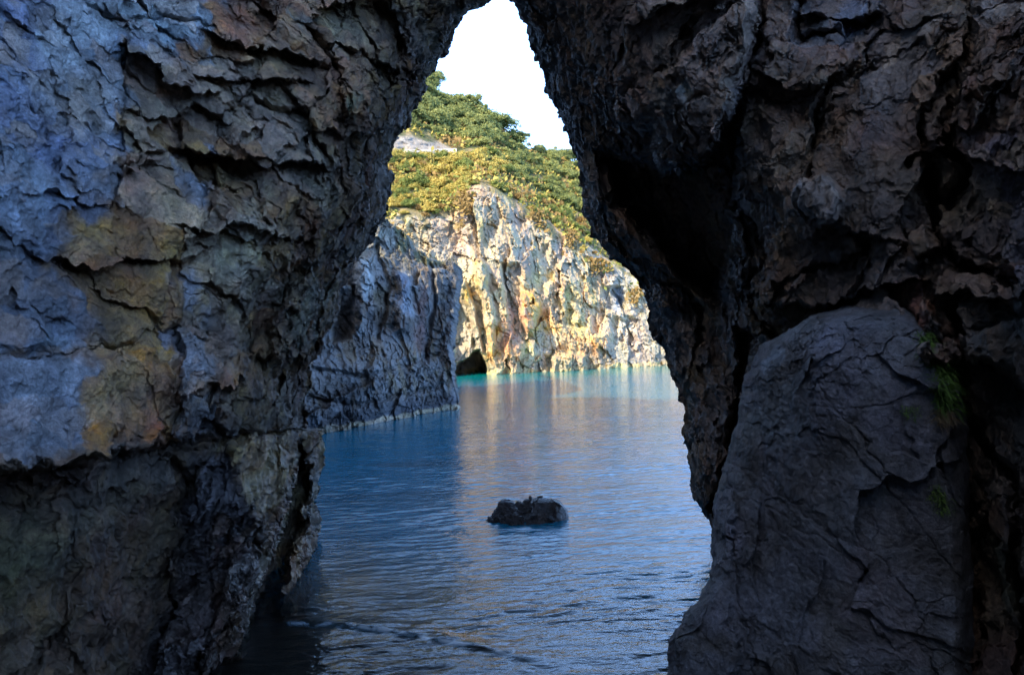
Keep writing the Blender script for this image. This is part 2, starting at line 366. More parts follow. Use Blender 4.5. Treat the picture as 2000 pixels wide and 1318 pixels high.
    def patch(pts, colr, a=1.0, soft=10, brk=0.9, st=0.0):
        nonlocal c
        m = poly(QX + 26 * med + 14 * streak, QY + 26 * big + 22 * med, pts, soft * 1.8)
        m = m * np.clip(1.0 - brk * sstep(0.0, 0.45, med * 0.6 + r2 * 0.5 - 0.25 + st * streak), 0, 1) * a
        c = mixc(c, m, colr)
    blue = (0.108, 0.165, 0.270); bluel = (0.175, 0.25, 0.34)
    patch([(-900, -900), (330, -900), (430, 10), (400, 60), (300, 95), (245, 100), (238, 240), (226, 330), (214, 400), (140, 420), (128, 480), (125, 560), (190, 640), (215, 690), (-900, 712)], blue, 1.0, 8, 0.45)
    patch([(90, -60), (330, -60), (420, 20), (380, 60), (250, 60), (180, 100), (120, 150), (70, 110)], bluel, 0.9, 14, 0.3)
    patch([(40, 150), (235, 150), (236, 200), (150, 250), (60, 230)], (0.13, 0.17, 0.21), 0.7, 20, 0.4)
    patch([(120, 130), (200, 150), (190, 240), (140, 220)], (0.10, 0.10, 0.085), 0.6, 20, 0.5)
    patch([(-900, 440), (60, 430), (50, 560), (20, 600), (-900, 600)], (0.075, 0.09, 0.11), 0.6, 20, 0.6)
    patch([(-900, 716), (178, 704), (176, 885), (-900, 925)], (0.130, 0.175, 0.26), 1.0, 7, 0.25)
    patch([(180, 700), (312, 680), (342, 710), (355, 762), (342, 830), (285, 876), (176, 893)], (0.175, 0.115, 0.060), 1.0, 9, 0.3)
    patch([(228, 300), (320, 300), (350, 380), (400, 500), (380, 600), (300, 680), (150, 700), (215, 600), (130, 520), (140, 430), (215, 400)], (0.175, 0.120, 0.070), 0.9, 20, 0.3)
    patch([(335, 290), (350, 330), (400, 370), (392, 392), (350, 372), (332, 330)], blue, 0.9, 5, 0.4)
    patch([(345, 520), (390, 520), (402, 600), (385, 620), (350, 590)], blue, 0.8, 10, 0.5)
    patch([(320, 655), (415, 660), (418, 735), (350, 740), (330, 690)], (0.13, 0.17, 0.25), 0.9, 8, 0.5)
    patch([(352, 740), (418, 740), (425, 845), (350, 850)], (0.085, 0.11, 0.16), 0.8, 10, 0.6)
    patch([(395, 85), (410, 90), (428, 150), (402, 148)], (0.15, 0.2, 0.27), 1, 4, 0.2)
    patch([(565, 15), (598, 20), (590, 70), (565, 60)], (0.12, 0.19, 0.23), 1, 5, 0.3)
    patch([(250, 60), (350, 90), (352, 140), (280, 125)], blue, 0.7, 6, 0.7)
    patch([(385, 10), (420, 50), (405, 55), (380, 25)], bluel, 0.9, 4, 0.2)
    patch([(395, 260), (430, 270), (430, 300), (398, 290)], (0.13, 0.18, 0.27), 0.9, 4, 0.2)
    patch([(500, 10), (560, 20), (560, 90), (520, 60)], (0.18, 0.11, 0.075), 0.8, 10, 0.4)
    patch([(430, 470), (470, 400), (515, 395), (505, 470), (470, 550), (425, 545)], (0.24, 0.24, 0.20), 1.0, 5, 0.5, 0.9)
    patch([(545, 560), (600, 545), (648, 528), (625, 600), (590, 660), (555, 690)], (0.17, 0.19, 0.17), 0.9, 6, 0.5, 0.9)
    patch([(345, 445), (395, 440), (385, 470), (350, 470)], (0.17, 0.10, 0.06), 0.9, 6, 0.3)
    patch([(420, 150), (520, 90), (620, 250), (560, 330), (430, 290)], (0.13, 0.11, 0.085), 0.7, 20, 0.5)
    patch([(690, 180), (720, 190), (700, 225), (675, 210)], (0.09, 0.13, 0.115), 0.9, 6, 0.3)
    patch([(640, 40), (740, 60), (720, 95), (660, 90)], (0.13, 0.13, 0.11), 0.8, 10, 0.3)
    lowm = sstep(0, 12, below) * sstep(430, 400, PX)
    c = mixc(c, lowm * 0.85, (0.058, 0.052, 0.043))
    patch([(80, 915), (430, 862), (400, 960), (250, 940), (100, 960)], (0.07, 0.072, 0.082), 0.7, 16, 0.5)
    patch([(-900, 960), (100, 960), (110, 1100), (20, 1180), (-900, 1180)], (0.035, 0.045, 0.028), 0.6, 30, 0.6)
    patch([(452, 866), (592, 848), (585, 900), (560, 1010), (545, 1020), (520, 1010), (480, 985), (462, 930)], (0.25, 0.22, 0.165), 1.0, 5, 0.25, 0.5)
    patch([(390, 900), (455, 880), (470, 960), (500, 1010), (380, 1100), (360, 1020)], (0.085, 0.095, 0.135), 0.8, 12, 0.5)
    patch([(600, 925), (625, 925), (622, 985), (608, 985)], (0.22, 0.24, 0.26), 0.9, 4, 0.2)
    c = mixc(c, foot * 0.7, (0.060, 0.070, 0.095))
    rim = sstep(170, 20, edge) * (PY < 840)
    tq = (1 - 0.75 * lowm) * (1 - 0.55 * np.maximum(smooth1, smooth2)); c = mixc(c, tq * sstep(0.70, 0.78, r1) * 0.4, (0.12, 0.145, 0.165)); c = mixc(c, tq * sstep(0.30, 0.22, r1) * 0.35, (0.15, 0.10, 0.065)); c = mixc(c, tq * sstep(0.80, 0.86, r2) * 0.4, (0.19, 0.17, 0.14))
    c = c * (1 - 0.45 * rim[..., None])                       # shade along the opening painted into the rim's colour
    c = c * (0.82 + 0.36 * r1[..., None]) * (0.86 + 0.28 * r2[..., None]) * (1 + 0.35 * streak[..., None])
    wet = 1.1 * foot * sstep(980, 1100, PY) + 0.5 * sstep(0, 60, below) * sstep(430, 500, PX) + 0.35 * (1 - rgh).clip(0, 1) * 0.3
    c = c * np.array((1.88, 1.53, 1.22), f32)
    # turn the rim inwards and back so the leg has its thickness
    K = 26; k = np.arange(1, K + 1)[None]
    bx = xr[:, None] - 3.0 * k ** 1.35; by = np.repeat(py1[:, None], K, 1); bY = Y[:, -1:] + 0.16 * k ** 1.1
    B = to_world(bx, by, bY); B = B + (0.10 * fbm(B, 1.6, 4, 88))[..., None]
    P = np.concatenate([P, B], 1); c = np.concatenate([c, np.repeat(c[:, -1:], K, 1)], 1)
    wet = np.concatenate([wet, np.repeat(wet[:, -1:], K, 1)], 1)
    P = shake(P, 0.075, 3.0, 88)
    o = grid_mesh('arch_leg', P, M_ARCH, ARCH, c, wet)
    props(o, 'rough left leg of the arch with a blue-grey wall, ochre block and pale fluted foot')
build_left()

# ------------------------------------------------------------------ the arch: right side
def build_right():
    xo = curve([(-900, 975), (-10, 975), (0, 994), (20, 1010), (45, 1022), (70, 1032), (95, 1042), (120, 1052), (150, 1063), (180, 1068), (205, 1082), (235, 1096), (270, 1108),
                (300, 1120), (330, 1132), (380, 1136), (420, 1142), (455, 1158), (480, 1172), (500, 1192), (530, 1230), (550, 1250), (580, 1258), (610, 1268), (650, 1280), (690, 1296),
                (730, 1312), (770, 1330), (800, 1334), (850, 1337), (900, 1344), (950, 1346), (975, 1352), (990, 1368), (1010, 1380), (1025, 1390), (1060, 1420), (1120, 1460), (1700, 1520)])
    py1 = rows_cols(-900, 1700, -20, 1335, 1150, 36)
    u = rows_cols(0.0, 2.2, 0.0, 1.03, 900, 30)
    PY = np.repeat(py1[:, None], len(u), 1)
    xl = xo(py1) + wob(py1, 5, 9, 1 / 50.0, 2) * (py1 > -5)
    PX = 2000 + (xl[:, None] - 2000) * np.where(u[None] > 1, 1 - u[None], 1 - np.clip(u[None], 0, 1) ** 1.05)
    Y0 = tps([(975, -20, 14.0), (975, -700, 13.0), (1400, -700, 12.0), (2000, -700, 10.0), (2600, -600, 7), (1080, 150, 14.2), (1130, 300, 14.0), (1240, 540, 13.8), (1330, 800, 13.4), (1350, 960, 13.0), (1400, 1060, 12.6),
              (1215, 0, 10.2), (1210, 150, 10.4), (1260, 300, 11.2), (1350, 50, 9.0), (1340, 230, 9.2), (1450, 150, 8.6),
              (1400, 600, 12.2), (1440, 800, 11.6), (1450, 950, 11.0), (1480, 450, 8.8), (1480, 600, 9.0),
              (1600, 100, 7.9), (1600, 350, 7.4), (1600, 560, 8.0), (1800, 100, 7.0), (1800, 350, 6.7), (1800, 600, 6.6),
              (2000, 100, 6.0), (2000, 400, 5.7), (2000, 700, 5.6), (2000, 1000, 5.5), (2000, 1318, 5.4), (1850, 900, 6.9), (1870, 1200, 6.8), (2600, 600, 3.6), (3000, 1500, 2.6), (1700, 1500, 7.6), (1500, 1500, 9.5), (2000, 1700, 5.5)])(PX, PY)
    P0 = to_world(PX, PY, Y0)
    wx = 9 * fbm(P0, 2.2, 4, 171); wy = 9 * fbm(P0, 2.2, 4, 172)
    QX, QY = PX + wx, PY + wy
    D = np.zeros_like(Y0)
    # black hollow between the hanging block and the rib
    hollow = poly(QX, QY, [(1180, 300), (1260, 330), (1330, 335), (1390, 290), (1440, 200), (1442, 280), (1435, 400), (1420, 520), (1395, 590), (1330, 540), (1250, 440), (1200, 370)], 14)
    D += 1.7 * hollow
    # hanging block at the top with a sharp left arris
    blk = poly(QX, QY, [(1245, -200), (1480, -200), (1475, 60), (1460, 120), (1445, 200), (1390, 300), (1330, 340), (1290, 335), (1270, 260), (1210, 240), (1205, 160), (1222, 90), (1238, 20)], 7)
    D -= 0.9 * blk
    # folds running down the rib
    al = (PX - xl[:, None]); fold = np.sin(al / 15.0 + 3.2 * fbm(P0, (0.9, 0.9, 0.5), 3, 205))
    ribm = poly(QX, QY, [(1120, 330), (1200, 380), (1290, 500), (1380, 590), (1430, 650), (1450, 760), (1440, 900), (1400, 1050), (1340, 980), (1320, 760), (1250, 560), (1140, 440)], 12)
    fold2 = 1 - np.abs(np.sin(al / 8.0 + 4.0 * fbm(P0, (1.6, 1.6, 0.7), 3, 206)))
    D += (0.15 * fold - 0.10 * fold2) * ribm * (0.55 + fbm(P0, 1.2, 2, 9))
    D -= 0.35 * sstep(22, 0, seg_dist(QX, QY, [(1140, 330), (1190, 420), (1260, 490), (1330, 560), (1400, 600), (1440, 680), (1448, 780)]))
    D += 1.0 * poly(QX, QY, [(1440, 640), (1470, 650), (1455, 760), (1440, 880), (1400, 1010), (1385, 1000), (1420, 880), (1435, 760)], 6)
    for ln, wd, dp in [([(1480, -20), (1475, 60), (1448, 150), (1440, 260), (1442, 400)], 12, 0.5), ([(1620, 160), (1600, 230), (1580, 330), (1560, 420)], 7, 0.25), ([(1900, -20), (1880, 120), (1810, 230), (1770, 330)], 10, 0.35),
                       ([(1870, 150), (1850, 250), (1890, 330), (1850, 400)], 14, 0.4), ([(1440, 400), (1480, 430), (1500, 500), (1455, 560), (1440, 650)], 8, 0.35),
                       ([(1700, 480), (1650, 520), (1560, 540), (1500, 600)], 9, 0.3), ([(1820, 330), (1830, 450), (1870, 520), (1990, 560)], 14, 0.5),
                       ([(1860, 600), (1880, 700), (1880, 790), (1920, 860), (1990, 950), (1995, 1318)], 12, 0.5), ([(1550, -20), (1570, 80), (1640, 60)], 8, 0.3)]:
        D += dp * sstep(wd * 1.6, 0, seg_dist(QX, QY, ln))
    def roof(pts, dep, rise=90):
        c = curve(pts); t = QY - c(QX); x0, x1 = pts[0][0], pts[-1][0]
        side = sstep(x0 - 25, x0 + 30, QX) * sstep(x1 + 25, x1 - 30, QX)
        return side * dep * 0.6 * (np.where(t > 0, np.exp(-np.maximum(t, 0) / rise), -0.55 * np.exp(np.minimum(t, 0) / (rise * 0.8))))
    D += roof([(1450, 560), (1520, 600), (1600, 600), (1700, 560), (1800, 540)], 0.6, 60)
    D += roof([(1480, 140), (1560, 170), (1620, 160)], 0.4, 60)
    D += roof([(1560, 420), (1640, 440), (1740, 470)], 0.4, 50)
    D += roof([(1800, 300), (1870, 280), (1960, 330), (2020, 300)], 0.5, 50)
    D += roof([(1830, 560), (1920, 590), (2000, 570), (2300, 570)], 0.5, 50)
    D += roof([(1560, 20), (1640, 40), (1740, 30)], 0.4, 40)
    D -= 0.35 * poly(QX, QY, [(1540, 380), (1600, 340), (1640, 380), (1630, 430), (1590, 470), (1545, 440)], 12)
    N, (r0, r1, r2, e1, e2, rg) = rock_noise(P0, 1.0, 300, (1.25, 0.8, 0.6), 1.0, 0.45)
    smooth = poly(QX, QY, [(1640, 150), (1850, 120), (1800, 250), (1700, 400), (1640, 300)], 40)
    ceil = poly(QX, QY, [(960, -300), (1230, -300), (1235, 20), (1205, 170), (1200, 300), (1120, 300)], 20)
    rgh = 1.0 - 0.5 * smooth - 0.45 * ribm - 0.6 * ceil
    js, jg = joints(P0, (0.80, 0.20, -0.50), 1.1, (0.45, 0.35, 0.85), 1.5, 340)
    D += (0.38 * js + 0.06 * jg) * (1 - 0.8 * ribm) * (1 - 0.8 * ceil)
    D += N * rgh
    edge = PX - xl[:, None]
    D += 0.9 * sstep(40, 0, edge) ** 2
    Y = Y0 + D; P = to_world(PX, PY, Y)
    c = np.zeros(P.shape, f32) + np.array((0.078, 0.066, 0.056), f32)
    big = fbm(P0, 0.9, 4, 155); med = fbm(P0, 3.5, 4, 156); streak = fbm(P0, (5, 5, 0.9), 4, 157)
    c = mixc(c, sstep(-0.1, 0.5, big) * 0.6, (0.046, 0.052, 0.066))
    c = mixc(c, sstep(0.15, 0.6, med) * 0.4, (0.09, 0.078, 0.06))
    def patch(pts, colr, a=1.0, soft=10, brk=0.9):
        nonlocal c
        m = poly(QX + 10 * med, QY + 10 * big, pts, soft)
        m = m * np.clip(1.0 - brk * sstep(0.0, 0.45, med * 0.6 + r2 * 0.5 - 0.25), 0, 1) * a
        c = mixc(c, m, colr)
    c = mixc(c, blk * 0.7, (0.115, 0.105, 0.10))
    patch([(1270, 170), (1330, 160), (1340, 230), (1300, 250)], (0.10, 0.15, 0.17), 0.8)
    patch([(1545, 370), (1600, 345), (1640, 390), (1625, 440), (1560, 440)], (0.12, 0.14, 0.16), 0.9)
    patch([(1640, 0), (1690, 0), (1690, 120), (1640, 100)], (0.07, 0.10, 0.16), 0.8)
    patch([(1740, 545), (1790, 535), (1820, 600), (1800, 640), (1760, 600)], (0.20, 0.085, 0.04), 0.95, 8, 0.4)
    patch([(1880, 160), (1930, 130), (1920, 220), (1880, 240)], (0.13, 0.09, 0.075), 0.8)
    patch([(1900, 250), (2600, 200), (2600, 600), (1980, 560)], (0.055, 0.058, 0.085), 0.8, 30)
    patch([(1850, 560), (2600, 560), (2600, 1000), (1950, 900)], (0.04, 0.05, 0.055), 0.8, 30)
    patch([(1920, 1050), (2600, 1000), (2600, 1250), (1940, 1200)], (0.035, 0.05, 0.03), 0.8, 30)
    patch([(1480, 560), (1560, 620), (1500, 700), (1455, 680)], (0.09, 0.075, 0.06), 0.8)
    c = mixc(c, ribm * 0.6, (0.085, 0.075, 0.062))
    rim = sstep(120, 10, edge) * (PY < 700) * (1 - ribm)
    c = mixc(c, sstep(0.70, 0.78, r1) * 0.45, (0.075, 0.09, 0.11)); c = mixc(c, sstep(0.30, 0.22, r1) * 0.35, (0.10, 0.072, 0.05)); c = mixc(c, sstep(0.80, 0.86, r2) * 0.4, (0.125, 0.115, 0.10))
    c = c * (1 - 0.4 * rim[..., None]) * (1 - 0.6 * ceil[..., None])  # rim and ceiling albedo lowered: painted shade where little skylight reaches
    c = c * (0.82 + 0.36 * r1[..., None]) * (0.86 + 0.28 * r2[..., None]) * (1 + 0.3 * streak[..., None])
    wet = 0.35 * ribm * sstep(850, 1000, PY) + 0.15; c = c * np.array((1.8, 1.52, 1.34), f32)
    K = 26; k = np.arange(K, 0, -1)[None]
    bx = xl[:, None] + 3.0 * k ** 1.35; by = np.repeat(py1[:, None], K, 1); bY = Y[:, :1] + 0.16 * k ** 1.1
    B = to_world(bx, by, bY); B = B + (0.10 * fbm(B, 1.6, 4, 188))[..., None]
    P = np.concatenate([B, P], 1); c = np.concatenate([np.repeat(c[:, :1], K, 1), c], 1); wet = np.concatenate([np.repeat(wet[:, :1], K, 1), wet], 1)
    P = shake(P, 0.075, 3.0, 188)
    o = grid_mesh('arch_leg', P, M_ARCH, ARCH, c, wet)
    props(o, 'dark right leg of the arch with a hanging rib, black hollow and rusty spot')
build_right()

# ------------------------------------------------------------------ big slab leaning at the lower right
def build_slab():
    top = curve([(1200, 1400), (1296, 1400), (1300, 1318), (1306, 1260), (1330, 1215), (1360, 1175), (1378, 1150), (1385, 1120), (1388, 1060), (1390, 1020), (1394, 980), (1402, 950), (1425, 880), (1440, 820), (1455, 740), (1475, 700), (1490, 675), (1560, 640), (1620, 612), (1700, 598), (1760, 600), (1790, 625), (1820, 660), (1850, 700), (1870, 750), (1885, 840), (1905, 920), (1930, 1000), (1950, 1100), (1960, 1400)])
    # outline as left edge x(y) and right edge x(y)
    xl = curve([(596, 1715), (602, 1650), (620, 1590), (645, 1540), (672, 1490), (700, 1474), (745, 1456), (820, 1440), (880, 1425), (950, 1402), (1000, 1391), (1060, 1389), (1110, 1386), (1150, 1378), (1180, 1355), (1215, 1328), (1250, 1308), (1318, 1300), (1800, 1285)])
    xr = curve([(596, 1722), (600, 1770), (625, 1800), (680, 1840), (760, 1872), (840, 1890), (920, 1900), (1000, 1890), (1100, 1900), (1200, 1900), (1800, 1920)])
    py1 = rows_cols(596, 1800, 597, 1335, 640, 20)
    u = np.linspace(0, 1, 640)
    L = xl(py1) + wob(py1, 4, 23, 1 / 30.0, 4); R = xr(py1) + wob(py1, 6, 29, 1 / 90.0, 2)
    PX = L[:, None] + (R - L)[:, None] * u[None]; PY = np.repeat(py1[:, None], len(u), 1)
    Y0 = tps([(1700, 600, 6.9), (1500, 690, 7.9), (1450, 780, 8.2), (1400, 950, 8.3), (1400, 1100, 7.9), (1310, 1250, 7.7), (1310, 1500, 7.4), (1600, 700, 7.0), (1600, 900, 6.9), (1600, 1100, 6.8), (1550, 1318, 6.7),
              (1780, 700, 6.4), (1800, 900, 6.3), (1800, 1100, 6.2), (1800, 1318, 6.1), (1890, 1000, 6.1), (1900, 1300, 6.0), (1600, 1700, 6.6), (1900, 1700, 5.9)])(PX, PY)
    P0 = to_world(PX, PY, Y0)
    wx = 16 * fbm(P0, 2.8, 5, 271, 0.6); wy = 16 * fbm(P0, 2.8, 5, 272, 0.6); QX, QY = PX + wx, PY + wy
    D = np.zeros_like(Y0)
    for ln, wd, dp in [([(1600, 740), (1640, 820), (1700, 880), (1740, 930)], 3, 0.05), ([(1420, 950), (1436, 1000), (1432, 1100), (1450, 1200), (1480, 1318)], 4, 0.10), ([(1455, 760), (1520, 740), (1570, 700)], 3, 0.06),
                       ([(1700, 1000), (1730, 1100), (1790, 1180), (1830, 1318)], 3, 0.05), ([(1560, 690), (1600, 690)], 3, 0.05), ([(1380, 1110), (1400, 1080)], 5, 0.15), ([(1840, 860), (1850, 960), (1880, 1010)], 4, 0.08)]:
        D += 0.6 * dp * (0.5 + 0.8 * np.abs(fbm(P0, 1.5, 2, 290))) * sstep(wd * 1.6, 0, seg_dist(QX, QY, ln))
    D -= 0.12 * poly(QX, QY, [(1290, 1260), (1330, 1180), (1385, 1130), (1425, 1180), (1440, 1318), (1470, 1700), (1280, 1700)], 14)
    D -= 0.10 * poly(QX, QY, [(1390, 1000), (1430, 960), (1434, 1060), (1420, 1110), (1380, 1110)], 10)
    N, (r0, r1, r2, e1, e2, rg) = rock_noise(P0, 0.36, 500, (0.7, 0.7, 0.9), 1.1)
    js, jg = joints(P0, (0.85, 0.2, 0.5), 0.9, (0.35, 0.3, -0.9), 1.4, 540)
    D += 0.08 * js + 0.006 * jg
    D += N
    ed = np.minimum(np.minimum(PX - L[:, None], R[:, None] - PX), (PY - 596) * 0.9)
    D += 0.7 * (1 - np.sqrt(np.clip(ed / 42.0, 0, 1) * (2 - np.clip(ed / 42.0, 0, 1))))
    P = to_world(PX, PY, Y0 + D)
    c = np.zeros(P.shape, f32) + np.array((0.094, 0.100, 0.118), f32)
    big = fbm(P0, 1.2, 4, 255); med = fbm(P0, 4.5, 5, 256); st = fbm(P0, (3, 3, 1.2), 4, 257)
    c = mixc(c, sstep(0.0, 0.6, big) * 0.7, (0.078, 0.074, 0.070)); c = mixc(c, sstep(0.1, 0.6, med) * 0.5, (0.125, 0.13, 0.15))
    def patch(pts, colr, a, soft=20):
        nonlocal c
        c = mixc(c, poly(QX + 14 * med, QY + 14 * big, pts, soft) * a * (0.6 + 0.4 * sstep(-0.3, 0.3, med)), colr)
    patch([(1475, 690), (1510, 675), (1540, 700), (1500, 730)], (0.17, 0.20, 0.26), 0.9, 8)
    patch([(1500, 640), (1700, 610), (1760, 640), (1600, 700)], (0.13, 0.15, 0.19), 0.7)
    patch([(1450, 760), (1600, 740), (1560, 860), (1460, 860)], (0.10, 0.115, 0.13), 0.7)
    patch([(1680, 1050), (1780, 1150), (1820, 1300), (1720, 1318), (1640, 1200)], (0.115, 0.105, 0.12), 0.7)
    patch([(1440, 880), (1640, 900), (1640, 1050), (1460, 1100)], (0.07, 0.068, 0.072), 0.6)
    c = c * (0.85 + 0.3 * r1[..., None]) * (1 + 0.25 * st[..., None]) * 1.12
    K = 14; k = np.arange(1, K + 1)[None]; e = np.ones((1, K))
    def back(x, sgn, Yc):
        b = to_world(x[:, None] + sgn * 2.5 * k, PY[:, :1] * e, Yc[:, None] + 0.14 * k); return b
    Y = Y0 + D
    P = np.concatenate([back(L, 1, Y[:, 0])[:, ::-1], P, back(R, -1, Y[:, -1])], 1)
    c = np.concatenate([np.repeat(c[:, :1], K, 1), c, np.repeat(c[:, -1:], K, 1)], 1)
    P = shake(P, 0.03, 3.0, 288)
    o = grid_mesh('boulder', P, M_ARCH, None, c, np.zeros(c.shape[:2]))
    props(o, 'massive smooth slate-grey boulder leaning against the dark right leg of the arch', 'boulder')
    return Y0 + D, PX, PY
slabY = build_slab()

# ------------------------------------------------------------------ headland, shaded, across the water
def build_headland():
    ytop = curve([(380, 300), (560, 420), (640, 500), (700, 492), (718, 470), (742, 432), (758, 428), (775, 446), (790, 452), (800, 470), (806, 486), (830, 498), (860, 506), (882, 508), (898, 516), (906, 536), (930, 560)])
    xr = curve([(400, 898), (520, 900), (540, 905), (560, 901), (600, 897), (640, 893), (690, 889), (740, 891), (785, 896), (800, 902), (1000, 915)])
    v = np.linspace(0, 1, 470); u = np.linspace(0, 1, 520)
    x0 = 400 + (900 - 400) * u[None] + 0 * v[:, None]
    tt = ytop(x0) + wob(x0[0], 7, 33, 1 / 14.0, 4)[None]
    PY = tt + (880 - tt) * v[:, None]
    xrr = xr(PY) + wob(PY[:, -1], 4, 37, 1 / 14.0, 4)[:, None]
    PX = 400 + (xrr - 400) * u[None]
    wl = curve([(300, 24.0), (400, 28.0), (600, 35.0), (700, 37.3), (800, 40.0), (895, 43.2), (930, 44.5)])
    Y0 = wl(PX) + 2.6 * sstep(800, 480, PY) + 1.0 * sstep(560, 430, PY)
    P0 = to_world(PX, PY, Y0); wx = 5 * fbm(P0, 0.8, 4, 371); wy = 5 * fbm(P0, 0.8, 4, 372); QX, QY = PX + wx, PY + wy
    D = -1.0 * sstep(690, 720, QY) * sstep(820, 700, PX)                     # lower shelf stands forward
    D += 1.1 * poly(QX, QY, [(655, 570), (690, 560), (685, 660), (650, 668)], 8) - 0.8 * poly(QX, QY, [(695, 505), (725, 500), (735, 600), (700, 640)], 12)
    D -= 0.7 * poly(QX, QY, [(775, 530), (800, 535), (805, 640), (775, 650)], 8)
    D += 0.6 * poly(QX, QY, [(805, 640), (880, 560), (885, 690), (830, 700)], 14)
    for ln, wd, dp in [([(600, 775), (700, 790), (800, 770), (895, 745)], 4, 0.4), ([(610, 720), (700, 735), (760, 720), (860, 690)], 4, 0.4), ([(840, 520), (850, 600), (830, 700)], 5, 0.5), ([(735, 480), (760, 560), (740, 660)], 5, 0.5)]:
        D += dp * sstep(wd * 1.7, 0, seg_dist(QX, QY, ln))
    N, (r0, r1, r2, e1, e2, rg) = rock_noise(P0 * 0.30, 3.0, 700, (1.1, 1.1, 0.9))
    D += N * 0.6 + 0.12 * facets(P0, (1.6, 1.6, 1.3), 720, 1.7)[0] + 0.09 * facets(P0, (3.8, 3.8, 3.0), 721, 1.8)[0]
    D += 1.6 * sstep(14, 0, xrr - PX) ** 2
    Y = Y0 + D; P = to_world(PX, PY, Y)
    big = fbm(P0, 0.3, 4, 455); med = fbm(P0, 1.1, 4, 456); st = fbm(P0, (1.6, 1.6, 0.4), 4, 457)
    c = np.zeros(P.shape, f32) + np.array((0.185, 0.178, 0.172), f32)
    c = mixc(c, sstep(-0.05, 0.35, st) * 0.75, (0.17, 0.13, 0.085)); c = mixc(c, sstep(0.05, 0.5, med) * 0.6, (0.20, 0.22, 0.24))
    c = mixc(c, sstep(0.15, 0.5, big) * 0.4, (0.11, 0.11, 0.12))
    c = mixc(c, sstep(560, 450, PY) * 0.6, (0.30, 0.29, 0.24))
    def patch(pts, colr, a, soft=8):
        nonlocal c
        c = mixc(c, poly(QX + 5 * med, QY + 5 * big, pts, soft) * a, colr)
    patch([(695, 510), (722, 505), (732, 560), (715, 590), (690, 570)], (0.34, 0.37, 0.38), 0.8)
    patch([(775, 535), (798, 535), (806, 620), (780, 600)], (0.24, 0.28, 0.34), 0.8)
    patch([(655, 580), (686, 575), (680, 665), (652, 668)], (0.07, 0.055, 0.045), 0.8)
    patch([(726, 570), (760, 560), (765, 650), (735, 640)], (0.12, 0.085, 0.04), 0.6)
    patch([(815, 560), (830, 560), (835, 690), (808, 690)], (0.16, 0.09, 0.07), 0.6)
    green = poly(QX, QY, [(770, 430), (800, 455), (830, 490), (880, 503), (860, 520), (800, 520), (775, 480)], 8)
    c = mixc(c, green * 0.7 * sstep(-0.3, 0.2, med), (0.085, 0.10, 0.035))
    z = P[..., 2]
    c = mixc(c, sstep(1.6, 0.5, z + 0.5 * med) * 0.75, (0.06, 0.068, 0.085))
    c = mixc(c, sstep(0.34, 0.20, z + 0.12 * med) * sstep(-0.02, 0.04, z), (0.42, 0.36, 0.27))
    c = c * (0.8 + 0.4 * r1[..., None]) * (0.85 + 0.3 * r2[..., None])
    K = 30; k = np.arange(K, 0, -1)[:, None]
    B = to_world(PX[:1] + 0 * k, PY[:1] + 0.8 * k ** 1.2, Y[:1] + 0.45 * k); B = B + (0.25 * fbm(B, 0.6, 3, 90))[..., None]
    c = np.concatenate([np.repeat(c[:1], K, 0) * 0 + np.array((0.14, 0.14, 0.10), f32), c], 0); P = np.concatenate([B, P], 0); 
    K = 24; k = np.arange(1, K + 1)[None]
    pyr = np.concatenate([PY[:1, -1] + 0.8 * np.arange(30, 0, -1) ** 1.2, PY[:, -1]]); pxr = np.concatenate([np.full(30, PX[0, -1]), PX[:, -1]]); Yr = np.concatenate([Y[0, -1] + 0.45 * np.arange(30, 0, -1), Y[:, -1]])
    B = to_world(pxr[:, None] - 0.8 * k ** 1.15, pyr[:, None] + 0 * k, Yr[:, None] + 0.5 * k)
    P = np.concatenate([P, B], 1); c = np.concatenate([c, np.repeat(c[:, -1:], K, 1)], 1)
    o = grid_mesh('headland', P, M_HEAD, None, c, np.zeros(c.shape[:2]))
    props(o, 'shaded blue-grey rock headland beyond the left leg, pale tide line along its foot', 'cliff')
    return ytop, Y0
build_headland()

# ------------------------------------------------------------------ the sunlit cliff and the hill above it
cliff_line = curve([(500, 560), (640, 470), (720, 440), (780, 425), (830, 418), (880, 405), (910, 375), (940, 362), (965, 368), (990, 385), (1030, 410), (1070, 440), (1110, 462), (1140, 478), (1180, 510), (1230, 530), (1300, 540), (1400, 570), (1700, 600)])
ridge = curve([(500, -40), (700, 60), (800, 120), (838, 152), (860, 176), (895, 196), (930, 207), (962, 226), (985, 248), (1015, 268), (1040, 286), (1075, 297), (1112, 302), (1160, 325), (1250, 360), (1400, 400), (1700, 440)])
wlY = curve([(500, 72), (800, 78), (900, 81), (1000, 85), (1080, 89), (1180, 93), (1290, 97), (1400, 101), (1700, 112)])
def far_depth(px, py):
    cl = cliff_line(px); rd = ridge(px); wl = wlY(px)
    face = wl + 7.0 * np.clip((725 - py) / np.maximum(725 - cl, 1), 0, 1) ** 1.3
    t = np.clip((cl - py) / np.maximum(cl - rd, 1), 0, 1)
    hill = (wl + 7.0) + 34 * t ** 1.05
    return np.where(py > cl, face, hill)
